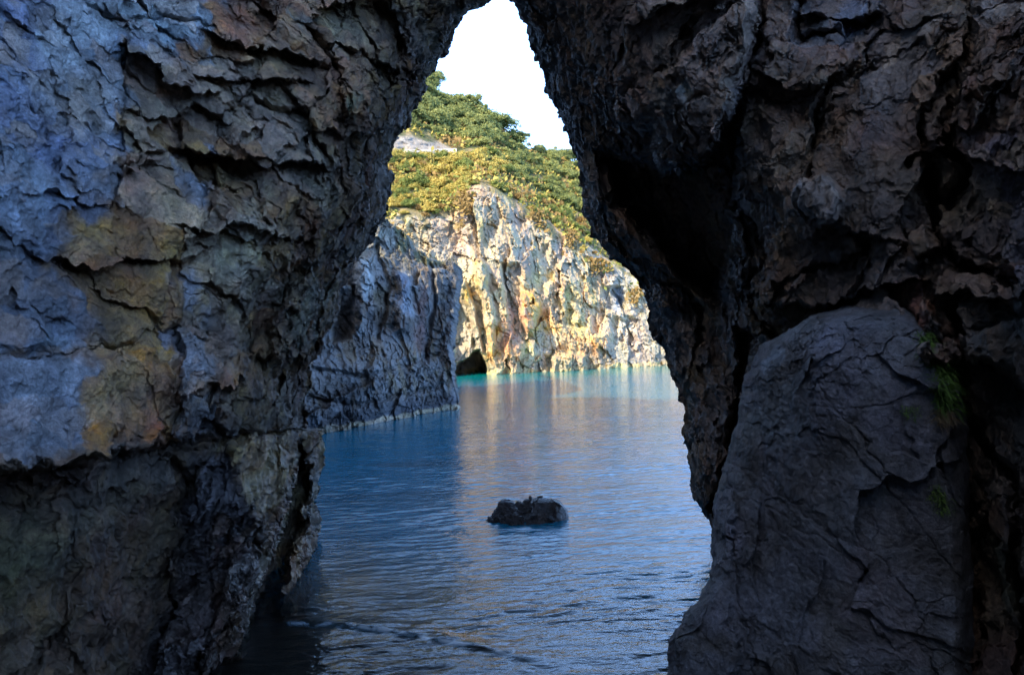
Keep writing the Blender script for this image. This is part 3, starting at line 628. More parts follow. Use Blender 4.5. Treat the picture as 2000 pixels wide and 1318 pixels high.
def build_cliff():
    PX = np.repeat(np.linspace(560, 1600, 900)[None], 560, 0); v = np.linspace(0, 1, 560)[:, None]
    cl = cliff_line(PX); PY = cl - 12 + (775 - cl + 12) * v
    Y0 = far_depth(PX, PY)
    P0 = to_world(PX, PY, Y0)
    wx = 7 * fbm(P0, 0.35, 4, 571); wy = 7 * fbm(P0, 0.35, 4, 572); QX, QY = PX + wx, PY + wy
    D = np.zeros_like(Y0)
    # buttresses and bays: upright ribs
    q = P0.copy()
    D += 1.5 * fbm(q, (0.13, 0.13, 0.05), 3, 610)
    D += -1.0 * ridged(q, (0.28, 0.28, 0.09), 4, 611)
    N, (r0, r1, r2, e1, e2, rg) = rock_noise(P0 * 0.26, 2.9, 800, (1.2, 1.2, 0.7), 1.0, 0.25)
    D += N
    D += 0.36 * facets(P0, (0.8, 0.8, 0.55), 820, 1.6)[0] + 0.20 * facets(P0, (1.9, 1.9, 1.4), 821, 1.8)[0]
    # sea cave and its lean-to wall
    cave = poly(QX, QY, [(880, 760), (884, 725), (900, 706), (920, 690), (938, 686), (946, 705), (950, 760)], 3)
    D += 9 * cave
    D += 2.2 * poly(QX, QY, [(860, 590), (905, 580), (925, 620), (945, 680), (955, 735), (880, 740)], 7)
    # leaning flake and its slot
    D -= 2.2 * poly(QX, QY, [(896, 548), (908, 550), (930, 600), (935, 640), (945, 690), (935, 690), (922, 630), (900, 600)], 3)
    D -= 2.0 * poly(QX, QY, [(924, 500), (945, 510), (968, 620), (962, 690), (950, 660), (940, 590)], 6)
    # overhanging roof over the streaked bay
    def bay(pts, d, s=5): return 0.5 * d * poly(QX, QY, pts, s + 2)
    D += bay([(985, 520), (1010, 515), (1020, 560), (1030, 660), (1018, 665), (1000, 640), (988, 570)], 3.0)
    D += bay([(1040, 500), (1070, 480), (1078, 540), (1060, 570), (1035, 560)], 2.0)
    D += bay([(1080, 470), (1100, 470), (1092, 560), (1082, 560)], 1.8)
    D += bay([(1178, 560), (1215, 562), (1220, 600), (1180, 605)], 3.2)
    D += bay([(1150, 600), (1180, 610), (1180, 650), (1160, 650)], 2.2)
    D += bay([(1200, 620), (1235, 625), (1245, 700), (1190, 700)], 2.2)
    D += bay([(1045, 700), (1080, 685), (1082, 730), (1045, 735)], 2.8)
    D += bay([(1110, 590), (1130, 640), (1125, 650), (1105, 630)], 1.8)
    D -= 1.8 * poly(QX, QY, [(1010, 580), (1050, 570), (1060, 600), (1040, 650), (1025, 640)], 8)
    D -= 2.0 * poly(QX, QY, [(1080, 690), (1140, 700), (1150, 740), (1080, 745)], 8)
    Y = Y0 + D * sstep(-12, 25, PY - cl)
    P = to_world(PX, PY, Y)
    big = fbm(P0, 0.10, 4, 655); med = fbm(P0, 0.45, 4, 656); st = fbm(P0, (0.7, 0.7, 0.16), 4, 657)
    c = np.zeros(P.shape, f32) + np.array((0.44, 0.35, 0.235), f32)
    c = mixc(c, sstep(0.0, 0.45, med) * 0.5, (0.33, 0.30, 0.25))
    c = mixc(c, sstep(0.0, 0.35, st + 0.3 * big) * 0.6, (0.46, 0.31, 0.15))
    def patch(pts, colr, a, soft=10, brk=0.5):
        nonlocal c
        m = poly(QX + 8 * med, QY + 8 * big, pts, soft) * a * (1 - brk * sstep(0.0, 0.4, med + 0.4 * st)); c = mixc(c, m, colr)
    och = (0.60, 0.30, 0.10); yel = (0.55, 0.41, 0.21)
    patch([(900, 550), (990, 520), (1180, 560), (1185, 640), (1150, 720), (940, 725), (920, 640)], yel, 0.8, 25, 0.3)
    patch([(950, 640), (985, 620), (1010, 650), (1015, 700), (990, 715), (950, 710)], och, 0.75, 14, 0.3)
    patch([(1015, 570), (1055, 570), (1065, 600), (1090, 640), (1050, 680), (1025, 640)], och, 0.75, 12, 0.3)
    patch([(1075, 670), (1130, 640), (1190, 660), (1180, 700), (1090, 700)], (0.53, 0.33, 0.16), 0.8, 16, 0.3)
    patch([(905, 560), (925, 570), (925, 600), (905, 590)], och, 0.8, 5); patch([(918, 500), (935, 510), (950, 560), (935, 560)], och, 0.7, 6)
    patch([(985, 530), (1010, 520), (1030, 660), (1005, 660)], (0.31, 0.26, 0.20), 0.7, 6)
    patch([(1185, 520), (1400, 540), (1400, 730), (1200, 725), (1180, 640)], (0.43, 0.385, 0.31), 0.7, 20)
    patch([(1180, 562), (1218, 564), (1218, 605), (1182, 605)], (0.25, 0.29, 0.34), 0.8, 5)
    patch([(1040, 640), (1080, 650), (1080, 735), (1040, 735)], (0.33, 0.33, 0.31), 0.6, 10)
    patch([(860, 600), (920, 600), (950, 690), (900, 740), (860, 740)], (0.36, 0.31, 0.24), 0.7, 10)
    # plants on the upper face
    gm = sstep(0.12, 0.35, med + 0.5 * sstep(40, -10, PY - cl) - 0.15) * sstep(90, 20, PY - cl)
    c = mixc(c, gm * 0.7, (0.16, 0.14, 0.045))
    z = P[..., 2]
    c = mixc(c, sstep(2.4, 1.2, z + 1.0 * med) * 0.45, (0.20, 0.19, 0.17))
    c = mixc(c, sstep(0.55, 0.35, z + 0.3 * med), (0.46, 0.36, 0.20))
    c = c * (0.86 + 0.28 * r1[..., None]) * (0.9 + 0.2 * r2[..., None])
    o = grid_mesh('sea_cliff', P, M_CLIFF, None, c, np.zeros(c.shape[:2]))
    props(o, 'sunlit pale cliff with ochre streaks and a small dark sea cave across the water', 'cliff')
build_cliff()

def hill_mat():
    m, n, b = new_mat('hillside_scrub'); L = n.links.new
    at = n.nodes.new('ShaderNodeAttribute'); at.attribute_name = 'Col'
    tc = n.nodes.new('ShaderNodeTexCoord'); x = n.nodes.new('ShaderNodeTexNoise'); x.inputs['Scale'].default_value = 1.4; x.inputs['Detail'].default_value = 8; x.inputs['Roughness'].default_value = 0.75
    L(tc.outputs['Object'], x.inputs['Vector'])
    r = n.nodes.new('ShaderNodeMapRange'); r.inputs[1].default_value = 0.3; r.inputs[2].default_value = 0.7; r.inputs[3].default_value = 0.5; r.inputs[4].default_value = 1.5
    L(x.outputs[0], r.inputs[0]); v = n.nodes.new('ShaderNodeVectorMath'); v.operation = 'SCALE'; L(at.outputs['Color'], v.inputs[0]); L(r.outputs[0], v.inputs['Scale'])
    L(v.outputs[0], b.inputs['Base Color']); b.inputs['Roughness'].default_value = 0.9
    bp = n.nodes.new('ShaderNodeBump'); bp.inputs['Distance'].default_value = 0.6; L(x.outputs[0], bp.inputs['Height']); L(bp.outputs[0], b.inputs['Normal'])
    return m
M_HILL = hill_mat()
RETW = [(700, 268), (760, 262), (800, 270), (850, 278), (885, 292), (888, 304), (800, 303), (740, 302), (700, 302)]
def hill_point(px, py):
    px = np.atleast_1d(np.asarray(px, float)); py = np.atleast_1d(np.asarray(py, float))
    Y = far_depth(px, py); P = to_world(px, py, Y)
    return P
def build_hill():
    PX = np.repeat(np.linspace(560, 1600, 520)[None], 300, 0); v = np.linspace(0, 1, 300)[:, None]
    cl = cliff_line(PX) - 8; rd = ridge(PX) + 10; PY = rd + (cl - rd) * v
    Y0 = far_depth(PX, PY); P0 = to_world(PX, PY, Y0)
    D = 1.6 * fbm(P0, 0.10, 4, 901) + 0.5 * fbm(P0, 0.5, 4, 902)
    P = to_world(PX, PY, Y0 + D * sstep(0, 20, cl - PY) )
    med = fbm(P0, 0.35, 4, 903); big = fbm(P0, 0.12, 3, 904)
    c = np.zeros(P.shape, f32) + np.array((0.13, 0.12, 0.045), f32)
    c = mixc(c, sstep(0.1, 0.5, med), (0.30, 0.23, 0.10)); c = mixc(c, sstep(0.1, 0.5, -med), (0.07, 0.085, 0.03))
    c = mixc(c, poly(PX + 10 * big, PY + 8 * med, [(930, 350), (1000, 370), (1080, 410), (1100, 450), (1040, 440), (960, 385)], 10) * 0.8, (0.32, 0.24, 0.13))
    c = mixc(c, poly(PX + 6 * big, PY + 6 * med, [(760, 262), (800, 268), (850, 278), (885, 292), (888, 304), (700, 304), (700, 262)], 4) * 0.9, (0.36, 0.31, 0.26))
    K = 30; k = np.arange(K, 0, -1)[:, None]
    B = to_world(PX[:1] + 0 * k, PY[:1] + 3.0 * k, (Y0 + 0 * D)[:1] + 2.0 * k)
    P = np.concatenate([B, P], 0); c = np.concatenate([np.repeat(c[:1], K, 0), c], 0)
    o = grid_mesh('hillside', P, M_HILL, None, c, np.zeros(c.shape[:2]))
    props(o, kind='structure')
build_hill()

# ------------------------------------------------------------------ out-of-frame cliffs of the cove (they keep the sun off the beach and the near water)
def coarse_wall(name, pts, h0, h1, seed, label, cat, thick=3.0, amp=1.2):
    P = np.array(pts, float); d = np.r_[0, np.cumsum(np.linalg.norm(np.diff(P, axis=0), axis=1))]
    n = int(d[-1] / 0.35) + 2; s = np.linspace(0, d[-1], n); X = np.interp(s, d, P[:, 0]); Yv = np.interp(s, d, P[:, 1]); H = np.interp(s, d, np.linspace(h0, h1, len(P)) if np.isscalar(h0) else h0)
    tx, ty = np.gradient(X), np.gradient(Yv); l = np.hypot(tx, ty); nx, ny = ty / l, -tx / l
    prof = np.array([(-1, 0.0), (0, 0.1)] + [(t, 0.5 * math.sin(t * 7) - 1.5 * t) for t in np.linspace(0.03, 1, 46)] + [(1.0, -thick - 1.5), (0.5, -thick - 2.5), (-0.05, -thick - 3)])
    Z = np.where(prof[:, :1] < 0, -1.5, prof[:, :1] * H[None]); off = -prof[:, 1:2]
    G = np.stack([X[None] + nx[None] * off, Yv[None] + ny[None] * off, Z + 0 * X[None]], -1)
    nz_, _ = rock_noise(G * 0.4, 2.0, seed); nz_ = nz_ * amp
    G[..., 0] += nx[None] * nz_; G[..., 1] += ny[None] * nz_
    c = np.zeros(G.shape, f32) + np.array((0.10, 0.095, 0.085), f32)
    o = grid_mesh(name, G, M_ARCH, None, c, np.zeros(c.shape[:2])); props(o, label, cat, kind='structure'); return o
coarse_wall('cove_cliff', [(-10, 8.5), (-11, 2), (-13, -5), (-9, -12), (0, -15), (9, -12), (13, -5), (11, 2), (10, 8.5)], [20, 24, 27, 27, 15, 7, 6, 7, 10], 0, 1200, None, None)
coarse_wall('outer_cliff', [(-12, 36), (-15, 29), (-15, 22), (-11, 17.5), (-7, 15.5)], [14, 18, 22, 22, 18], 0, 1300, None, None)
def arch_top():
    t = np.linspace(0, 1, 160); s = np.linspace(0, 2 * math.pi, 90)
    X = -16 + 32 * t[:, None] + 0 * s; Yc = 14.5 + 4.0 * np.cos(s)[None] * (1 + 0 * t[:, None]); Z = 17.0 + 5.5 * np.sin(s)[None] - 0 * X
    G = np.stack([X, Yc, Z], -1); n_, _ = rock_noise(G * 0.4, 2.5, 1400); G[..., 1] += n_; G[..., 2] += n_
    grid_mesh('arch_crown', G, M_ARCH, ARCH, np.zeros(G.shape, f32) + np.array((0.07, 0.066, 0.06), f32), np.zeros(G.shape[:2]))
arch_top()

# ------------------------------------------------------------------ seabed, beach, water
ROCKC = to_world(np.array([1030.0]), np.array([1022.0]), np.array([1.0]))[0] - CAM
ROCK_Y = 4.0 / -ROCKC[2]; ROCK_X = ROCKC[0] * ROCK_Y
def bed_z(x, y):
    """beach near the camera, falling away under the sea"""
    s = y - (7.3 - 0.35 * x)
    return np.where(s < 0, -0.02 * s - 0.03, -0.03 - 0.05 * s - 0.020 * s * s).clip(-7, 3) 
def sand_mat():
    m, n, b = new_mat('wet_sand'); L = n.links.new
    tc = n.nodes.new('ShaderNodeTexCoord')
    def nz(s, d):
        x = n.nodes.new('ShaderNodeTexNoise'); x.inputs['Scale'].default_value = s; x.inputs['Detail'].default_value = d; x.inputs['Roughness'].default_value = 0.7; L(tc.outputs['Object'], x.inputs['Vector']); return x.outputs[0]
    a = nz(1.2, 6); c = nz(60, 4); r = n.nodes.new('ShaderNodeValToRGB'); e = r.color_ramp.elements
    e[0].position = 0.3; e[0].color = (0.012, 0.010, 0.008, 1); e[1].position = 0.75; e[1].color = (0.038, 0.031, 0.024, 1)
    mm = n.nodes.new('ShaderNodeMath'); mm.operation = 'ADD'; k = n.nodes.new('ShaderNodeMath'); k.operation = 'MULTIPLY'; k.inputs[1].default_value = 0.5
    L(a, k.inputs[0]); k2 = n.nodes.new('ShaderNodeMath'); k2.operation = 'MULTIPLY'; k2.inputs[1].default_value = 0.5; L(c, k2.inputs[0]); L(k.outputs[0], mm.inputs[0]); L(k2.outputs[0], mm.inputs[1])
    L(mm.outputs[0], r.inputs[0]); L(r.outputs[0], b.inputs['Base Color'])
    bp = n.nodes.new('ShaderNodeBump'); bp.inputs['Distance'].default_value = 0.01; bp.inputs['Strength'].default_value = 0.6; L(c, bp.inputs['Height']); L(bp.outputs[0], b.inputs['Normal'])
    b.inputs['Roughness'].default_value = 0.6; b.inputs['Specular IOR Level'].default_value = 0.2
    return m
gx = np.linspace(-60, 90, 400); gy = np.concatenate([np.linspace(-18, 4, 30, endpoint=False), np.linspace(4, 22, 200, endpoint=False), np.linspace(22, 140, 100)])
GX, GY = np.meshgrid(gx, gy); GZ = bed_z(GX, GY); GZ = GZ + 0.012 * fbm(np.stack([GX, GY, GX * 0], -1), 1.2, 3, 1500)
o = grid_mesh('beach', np.stack([GX, GY, GZ], -1), sand_mat()); props(o, kind='structure')

def water_mat():
    m = bpy.data.materials.new('sea_water'); m.use_nodes = True; n = m.node_tree; n.nodes.clear(); L = n.links.new
    out = n.nodes.new('ShaderNodeOutputMaterial'); tc = n.nodes.new('ShaderNodeTexCoord')
    at = n.nodes.new('ShaderNodeAttribute'); at.attribute_name = 'Col'
    def nz(s, d, sc=(1, 1, 1), rot=0.0, ro=0.55, dis=0.0):
        mp = n.nodes.new('ShaderNodeMapping'); mp.inputs['Scale'].default_value = sc; mp.inputs['Rotation'].default_value = (0, 0, rot); L(tc.outputs['Object'], mp.inputs[0])
        x = n.nodes.new('ShaderNodeTexNoise'); x.inputs['Scale'].default_value = s; x.inputs['Detail'].default_value = d; x.inputs['Roughness'].default_value = ro; x.inputs['Distortion'].default_value = dis; L(mp.outputs[0], x.inputs['Vector']); return x.outputs[0]
    def mth(op, a, b):
        x = n.nodes.new('ShaderNodeMath'); x.operation = op
        for i, v in enumerate((a, b)):
            if isinstance(v, (int, float)): x.inputs[i].default_value = v
            else: L(v, x.inputs[i])
        return x.outputs[0]
    h = mth('ADD', mth('MULTIPLY', nz(2.2, 3, (0.55, 1.3, 1), 0.28, dis=0.6), 0.8), mth('ADD', mth('MULTIPLY', nz(6.0, 3, (0.55, 1.3, 1), 0.2, dis=0.4), 0.6), mth('MULTIPLY', nz(15, 3, (0.6, 1.2, 1), 0.35), 0.24)))
    bp = n.nodes.new('ShaderNodeBump'); bp.inputs['Strength'].default_value = 1.0; bp.inputs['Distance'].default_value = 0.026; L(h, bp.inputs['Height'])
    gl = n.nodes.new('ShaderNodeBsdfGlossy'); gl.inputs['Roughness'].default_value = 0.04; gl.inputs['Color'].default_value = (1.0, 0.98, 0.98, 1); L(bp.outputs[0], gl.inputs['Normal'])
    fr = n.nodes.new('ShaderNodeFresnel'); fr.inputs['IOR'].default_value = 1.42; L(bp.outputs[0], fr.inputs['Normal'])
    df = n.nodes.new('ShaderNodeBsdfDiffuse'); L(at.outputs['Color'], df.inputs['Color'])
    tr = n.nodes.new('ShaderNodeBsdfTransparent'); tr.inputs['Color'].default_value = (0.75, 0.9, 0.92, 1)
    mx = n.nodes.new('ShaderNodeMixShader'); L(at.outputs['Alpha'], mx.inputs[0]); L(tr.outputs[0], mx.inputs[1]); L(df.outputs[0], mx.inputs[2])
    m2 = n.nodes.new('ShaderNodeMixShader'); L(fr.outputs[0], m2.inputs[0]); L(mx.outputs[0], m2.inputs[1]); L(gl.outputs[0], m2.inputs[2])
    L(m2.outputs[0], out.inputs[0]); return m
def build_water():
    yy = np.concatenate([np.linspace(-16, 6, 12, endpoint=False), np.geomspace(6, 130, 1100)])
    xx = np.sign(np.linspace(-1, 1, 760)) * np.abs(np.linspace(-1, 1, 760)) ** 1.25
    half = np.where(yy < 8, 18.0, np.maximum(18.0, yy * 0.95))
    X = xx[None] * half[:, None]; Y = np.repeat(yy[:, None], len(xx), 1)
    P = np.stack([X, Y, X * 0], -1)
    r = np.hypot(X - ROCK_X, Y - ROCK_Y - 0.6)
    nearw = sstep(45, 18, Y); env = 0.35 + 0.9 * sstep(-0.3, 0.4, fbm(P, (0.35, 0.6, 1), 3, 1603))
    wv = 0.9 * fbm(P, (0.5, 0.8, 1), 3, 1604)
    z = 0.012 * fbm(P, (0.55, 1.1, 1), 2, 1601) + nearw * env * (0.013 * fbm(P, (1.3, 3.2, 1), 3, 1602) + 0.0045 * np.sin(18 * (Y - 0.32 * X) + 5 * wv) + 0.002 * np.sin(31 * (Y - 0.18 * X) + 9 * wv))
    z += 0.0015 * np.sin(r * 9.0) * np.exp(-((r - 1.6) / 1.8) ** 2) * (r > 0.7)
    # one wavelet running up the beach
    crest = [to_world(np.array([a]), np.array([b]), np.array([1.0]))[0] - CAM for a, b in [(560, 1215), (640, 1219), (760, 1231), (880, 1252), (1000, 1278), (1120, 1312)]]
    cp = [(c[0] * 4.0 / -c[2], 4.0 / -c[2] * 1.0) for c in crest]
    cx = np.array([c[0] for c in cp]); cyv = np.array([c[1] for c in cp])
    dyy = Y - np.interp(X, cx, cyv); fade = sstep(cx[0] - 0.5, cx[0] + 0.5, X) * sstep(cx[-1] + 0.3, cx[-1] - 1.2, X)
    z += fade * (0.9 + 0.5 * fbm(P, (1.1, 1.1, 1), 3, 1650)) * 0.045 * np.where(dyy < 0, np.exp(-(dyy / 0.10) ** 2), np.exp(-(dyy / 0.33) ** 2))
    P[..., 2] = z * sstep(-4, 7, Y)
    depth = -bed_z(X, Y)
    far = sstep(66, 80, Y - 0.4 * X)
    c = np.zeros(P.shape, f32) + np.array((0.0, 0.15, 0.27), f32)
    c = mixc(c, sstep(3, 12, Y - 12) * 0 + sstep(0.5, 2.5, depth) * 0, (0, 0, 0))
    c = mixc(c, sstep(12, 26, Y), (0.0, 0.145, 0.24)); c = mixc(c, far, (0.0, 0.20, 0.21))
    reef = sstep(0.1, 0.45, fbm(P, (0.10, 0.28, 1), 3, 1700)) * sstep(17, 22, Y) * sstep(60, 40, Y)
    c = mixc(c, reef * 0.55, (0.004, 0.05, 0.085))
    a = sstep(0.25, 1.7, depth)
    foam = 0.85 * np.exp(-((dyy + 0.05) / 0.06) ** 2) * fade * sstep(-0.45, 0.1, fbm(P, (3, 3, 1), 4, 1660))
    c = mixc(c, foam, (0.55, 0.6, 0.65)); a = np.maximum(a, foam)
    o = grid_mesh('water', P[::-1], water_mat(), None, c[::-1], a[::-1]); props(o, kind='structure')
build_water()

# ------------------------------------------------------------------ rocks in the water
def blob_rock(name, loc, size, seed, peaks, label, cat, res=200):
    u = np.linspace(0, 2 * math.pi, res * 2); v = np.linspace(0.0, math.pi * 0.62, res)
    U, V = np.meshgrid(u, v)
    N = np.stack([np.sin(V) * np.cos(U), np.sin(V) * np.sin(U), np.cos(V)], -1)
    P = N * np.array(size)
    Q = N * 1.0
    top = np.zeros(U.shape)
    for (a, b, hgt, wd) in peaks:
        top = np.maximum(top, hgt * np.exp(-(((P[..., 0] - a) ** 2 + (P[..., 1] - b) ** 2) / wd ** 2)))
    P[..., 2] = P[..., 2] * 0.62 + top * sstep(1.5, 0.9, V)
    nn, (r0, r1, r2, e1, e2, rg) = rock_noise(P * 1.9 + seed, 0.27, seed, (1.0, 1.0, 1.0))
    P = P + N * nn[..., None]; P[..., 2] = np.where(P[..., 2] > 0.42 * size[2] / 0.46, 0.42 * size[2] / 0.46 + 0.45 * (P[..., 2] - 0.42 * size[2] / 0.46), P[..., 2])
    P[:, -1] = P[:, 0]
    c = np.zeros(P.shape, f32) + np.array((0.040, 0.037, 0.040), f32); c = c * (0.7 + 0.6 * r1[..., None])
    c = mixc(c, sstep(0.25, 0.45, P[..., 2]) * sstep(0.3, 0.7, r2) * 0.6, (0.07, 0.075, 0.09))
    o = grid_mesh(name, P, M_SEAROCK, None, c, np.full(U.shape, 0.75)); o.location = loc
    props(o, label, cat); return o
blob_rock('rock', (ROCK_X - 0.02, ROCK_Y + 0.55, -0.05), (0.90, 0.62, 0.46), 41, [(-0.48, 0.0, 0.26, 0.26), (-0.18, 0.1, 0.19, 0.2), (0.07, 0.12, 0.26, 0.2), (0.33, 0.0, 0.28, 0.26), (0.60, -0.05, 0.28, 0.28)],
          'small black jagged rock standing alone in the middle of the water', 'rock')
p = to_world(np.array([500.0]), np.array([1316.0]), np.array([1.0]))[0] - CAM; yy = 3.85 / -p[2]
blob_rock('rock', (p[0] * yy, yy - 0.1, 0.02), (0.26, 0.14, 0.12), 77, [(-0.1, 0, 0.07, 0.08), (0.12, 0, 0.09, 0.07)], 'low dark stone on the wet sand beside the foot of the arch', 'stone', 90)

# ------------------------------------------------------------------ plants
rng = random.Random(5); nrg = np.random.default_rng(5)
def leaf_mat(name, c1, c2, trans=0.42):
    m, n, b = new_mat(name); L = n.links.new
    oi = n.nodes.new('ShaderNodeObjectInfo'); tc = n.nodes.new('ShaderNodeTexCoord')
    x = n.nodes.new('ShaderNodeTexNoise'); x.inputs['Scale'].default_value = 1.6; x.inputs['Detail'].default_value = 5; L(tc.outputs['Object'], x.inputs['Vector'])
    a = n.nodes.new('ShaderNodeMath'); a.operation = 'MULTIPLY_ADD'; a.inputs[1].default_value = 0.55; L(oi.outputs['Random'], a.inputs[0])
    s = n.nodes.new('ShaderNodeMapRange'); s.inputs[1].default_value = 0.3; s.inputs[2].default_value = 0.7; s.inputs[3].default_value = -0.15; s.inputs[4].default_value = 0.6; L(x.outputs[0], s.inputs[0]); L(s.outputs[0], a.inputs[2])
    r = n.nodes.new('ShaderNodeMixRGB'); r.inputs[1].default_value = (*c1, 1); r.inputs[2].default_value = (*c2, 1); L(a.outputs[0], r.inputs[0])
    L(r.outputs[0], b.inputs['Base Color']); b.inputs['Roughness'].default_value = 0.6; b.inputs['Specular IOR Level'].default_value = 0.25
    t = n.nodes.new('ShaderNodeBsdfTranslucent'); L(r.outputs[0], t.inputs['Color']); mxs = n.nodes.new('ShaderNodeMixShader'); mxs.inputs[0].default_value = trans
    L(b.outputs[0], mxs.inputs[1]); L(t.outputs[0], mxs.inputs[2]); L(mxs.outputs[0], n.nodes['Material Output'].inputs[0])
    return m
M_TREE = leaf_mat('evergreen_leaves', (0.12, 0.16, 0.05), (0.38, 0.38, 0.12))
M_YEL = leaf_mat('broom_leaves', (0.34, 0.30, 0.065), (0.62, 0.46, 0.12))
M_DRY = leaf_mat('dry_brush', (0.24, 0.15, 0.045), (0.38, 0.25, 0.09))
M_GRN = leaf_mat('scrub_leaves', (0.12, 0.17, 0.04), (0.27, 0.28, 0.07))
m_, n_, b_ = new_mat('bark'); b_.inputs['Base Color'].default_value = (0.12, 0.09, 0.06, 1); b_.inputs['Roughness'].default_value = 0.9; M_BARK = m_
def crown_data(name, mat, nleaf, size, lobes, seed, flat=0.8, leaf=0.16, grassy=False):
    g = np.random.default_rng(seed); pts = []; nr = []
    cs = g.normal(0, 1, (lobes, 3)); cs /= np.linalg.norm(cs, axis=1)[:, None]; cs = cs * g.uniform(0.25, 0.85, (lobes, 1)) * size; cs[:, 2] = np.abs(cs[:, 2]) * flat + 0.45 * size * flat
    rs = g.uniform(0.15, 0.5, lobes) * size
    k = g.integers(0, lobes, nleaf); d = g.normal(0, 1, (nleaf, 3)); d /= np.linalg.norm(d, axis=1)[:, None]; d[:, 2] = np.where(d[:, 2] < -0.3, -d[:, 2], d[:, 2])
    rr = rs[k] * g.uniform(0.45, 1.2, nleaf)
    c = cs[k] + d * rr[:, None] * np.array([1, 1, 0.85])
    lo = c[:, 2] < 0.05; c[lo, 2] = g.uniform(0.05, 0.3, lo.sum()) * size
    nrm = d + g.normal(0, 0.45, (nleaf, 3))
    if grassy: nrm = np.cross(d + g.normal(0, .2, (nleaf, 3)), [0, 0, 1.0])
    nrm /= np.linalg.norm(nrm, axis=1)[:, None] + 1e-9
    ax = np.cross(nrm, g.normal(0, 1, (nleaf, 3))); ax /= np.linalg.norm(ax, axis=1)[:, None] + 1e-9; bx = np.cross(nrm, ax)
    l = leaf * g.uniform(0.6, 1.4, (nleaf, 1)); wd = 0.6
    q = np.stack([c - ax * l, c - bx * l * wd, c + ax * l, c + bx * l * wd], 1)
    me = bpy.data.meshes.new(name); me.vertices.add(nleaf * 4); me.vertices.foreach_set('co', q.astype(f32).ravel())
    me.loops.add(nleaf * 4); me.loops.foreach_set('vertex_index', np.arange(nleaf * 4, dtype=np.int32)); me.polygons.add(nleaf)
    me.polygons.foreach_set('loop_start', np.arange(0, nleaf * 4, 4, dtype=np.int32)); me.polygons.foreach_set('loop_total', np.full(nleaf, 4, np.int32)); me.update(); me.materials.append(mat)
    return me
def tube_data(name, paths, mat, seg=6):
    V, Fc = [], []
    for path in paths:
        b0 = len(V)
        for i, (p, r) in enumerate(path):
            for s in range(seg):
                a = 2 * math.pi * s / seg; V.append((p[0] + r * math.cos(a), p[1] + r * math.sin(a), p[2]))
            if i:
                for s in range(seg):
                    a0 = b0 + (i - 1) * seg; a1 = b0 + i * seg; Fc.append((a0 + s, a0 + (s + 1) % seg, a1 + (s + 1) % seg, a1 + s))
    me = bpy.data.meshes.new(name); me.from_pydata(V, [], Fc); me.update(); me.materials.append(mat); return me
TREES = [crown_data('crown', M_TREE, 3600, 1.0, 22, 50 + i, 0.85, 0.06) for i in range(6)]
TRUNKS = [tube_data('trunk', [[((0, 0, -0.4), .07), ((0.03, 0, 0.3), .05), ((0.0, 0.04, 0.9), .03)], [((0.02, 0, 0.3), .04), ((0.3, 0.1, 0.8), .018)], [((0.02, 0, 0.25), .04), ((-0.25, -0.1, 0.8), .018)]], M_BARK)]
SHR_G = [crown_data('shrub', M_GRN, 2200, 1.0, 16, 70 + i, 0.75, 0.07) for i in range(5)]
SHR_Y = [crown_data('shrub', M_YEL, 2200, 1.0, 16, 80 + i, 0.75, 0.07) for i in range(5)]
SHR_D = [crown_data('shrub', M_DRY, 900, 1.0, 8, 90 + i, 0.6, 0.085, True) for i in range(2)]
def inpoly(x, y, pts):
    return bool(poly(np.array([x], float), np.array([y], float), pts, 0.5)[0] > 0.5)
def sites(region, step, jit, seed):
    r = random.Random(seed); xs = [a for a, b in region]; ys = [b for a, b in region]; out = []
    y = min(ys)
    row = 0
    while y < max(ys):
        x = min(xs) + (row % 2) * step / 2
        while x < max(xs):
            a, b = x + r.uniform(-jit, jit), y + r.uniform(-jit, jit) * 0.7
            if inpoly(a, b, region): out.append((a, b))
            x += step
        y += step * 0.62; row += 1
    return out
def put(kind, px, py, r, label, cat, group, sink=0.25):
    P = hill_point(px, py)[0]; s = r * P[1] / F
    if kind == 'tree':
        o = empty('tree', P - np.array([0, 0, sink * s]))
        c = bpy.data.objects.new('crown', rng.choice(TREES)); t = bpy.data.objects.new('trunk', TRUNKS[0])
        for q in (c, t): SC.collection.objects.link(q); q.parent = o
    else:
        o = bpy.data.objects.new('shrub', rng.choice({'g': SHR_G, 'y': SHR_Y, 'd': SHR_D}[kind])); SC.collection.objects.link(o)
        o.location = P - np.array([0, 0, sink * s])
    o.scale = (s * rng.uniform(.85, 1.2), s * rng.uniform(.85, 1.2), s * rng.uniform(.8, 1.15)); o.rotation_euler = (0, 0, rng.uniform(0, 6.28))
    props(o, label, cat, group); return o
upper = [(690, 60), (800, 130), (842, 158), (862, 180), (895, 200), (930, 212), (962, 232), (985, 254), (1015, 274), (1038, 292), (1040, 300), (960, 290), (900, 285), (860, 268), (800, 250), (760, 250), (700, 240)]
right = [(955, 300), (1000, 292), (1040, 296), (1112, 308), (1180, 335), (1300, 385), (1300, 470), (1160, 430), (1090, 395), (1040, 372), (985, 345)]
midy = [(700, 320), (790, 305), (900, 303), (960, 300), (990, 345), (940, 355), (900, 372), (880, 400), (830, 412), (780, 412), (700, 420)]
dry = [(940, 350), (1000, 372), (1060, 390), (1110, 420), (1160, 450), (1160, 478), (1100, 452), (1060, 432), (1020, 402), (975, 372)]
for a, b in sites(upper, 19, 7, 1): put('tree', a, b, rng.choice((12, 16, 20, 24, 30)) * rng.uniform(.9, 1.1), 'dark green evergreen tree among those covering the hill up to the skyline', 'tree', 'trees covering the hill up to the skyline')
for a, b in sites(right, 20, 7, 2): put('tree', a, b, rng.uniform(14, 23), 'dense green tree on the right shoulder of the hill above the cliff', 'tree', 'trees on the right shoulder of the hill')
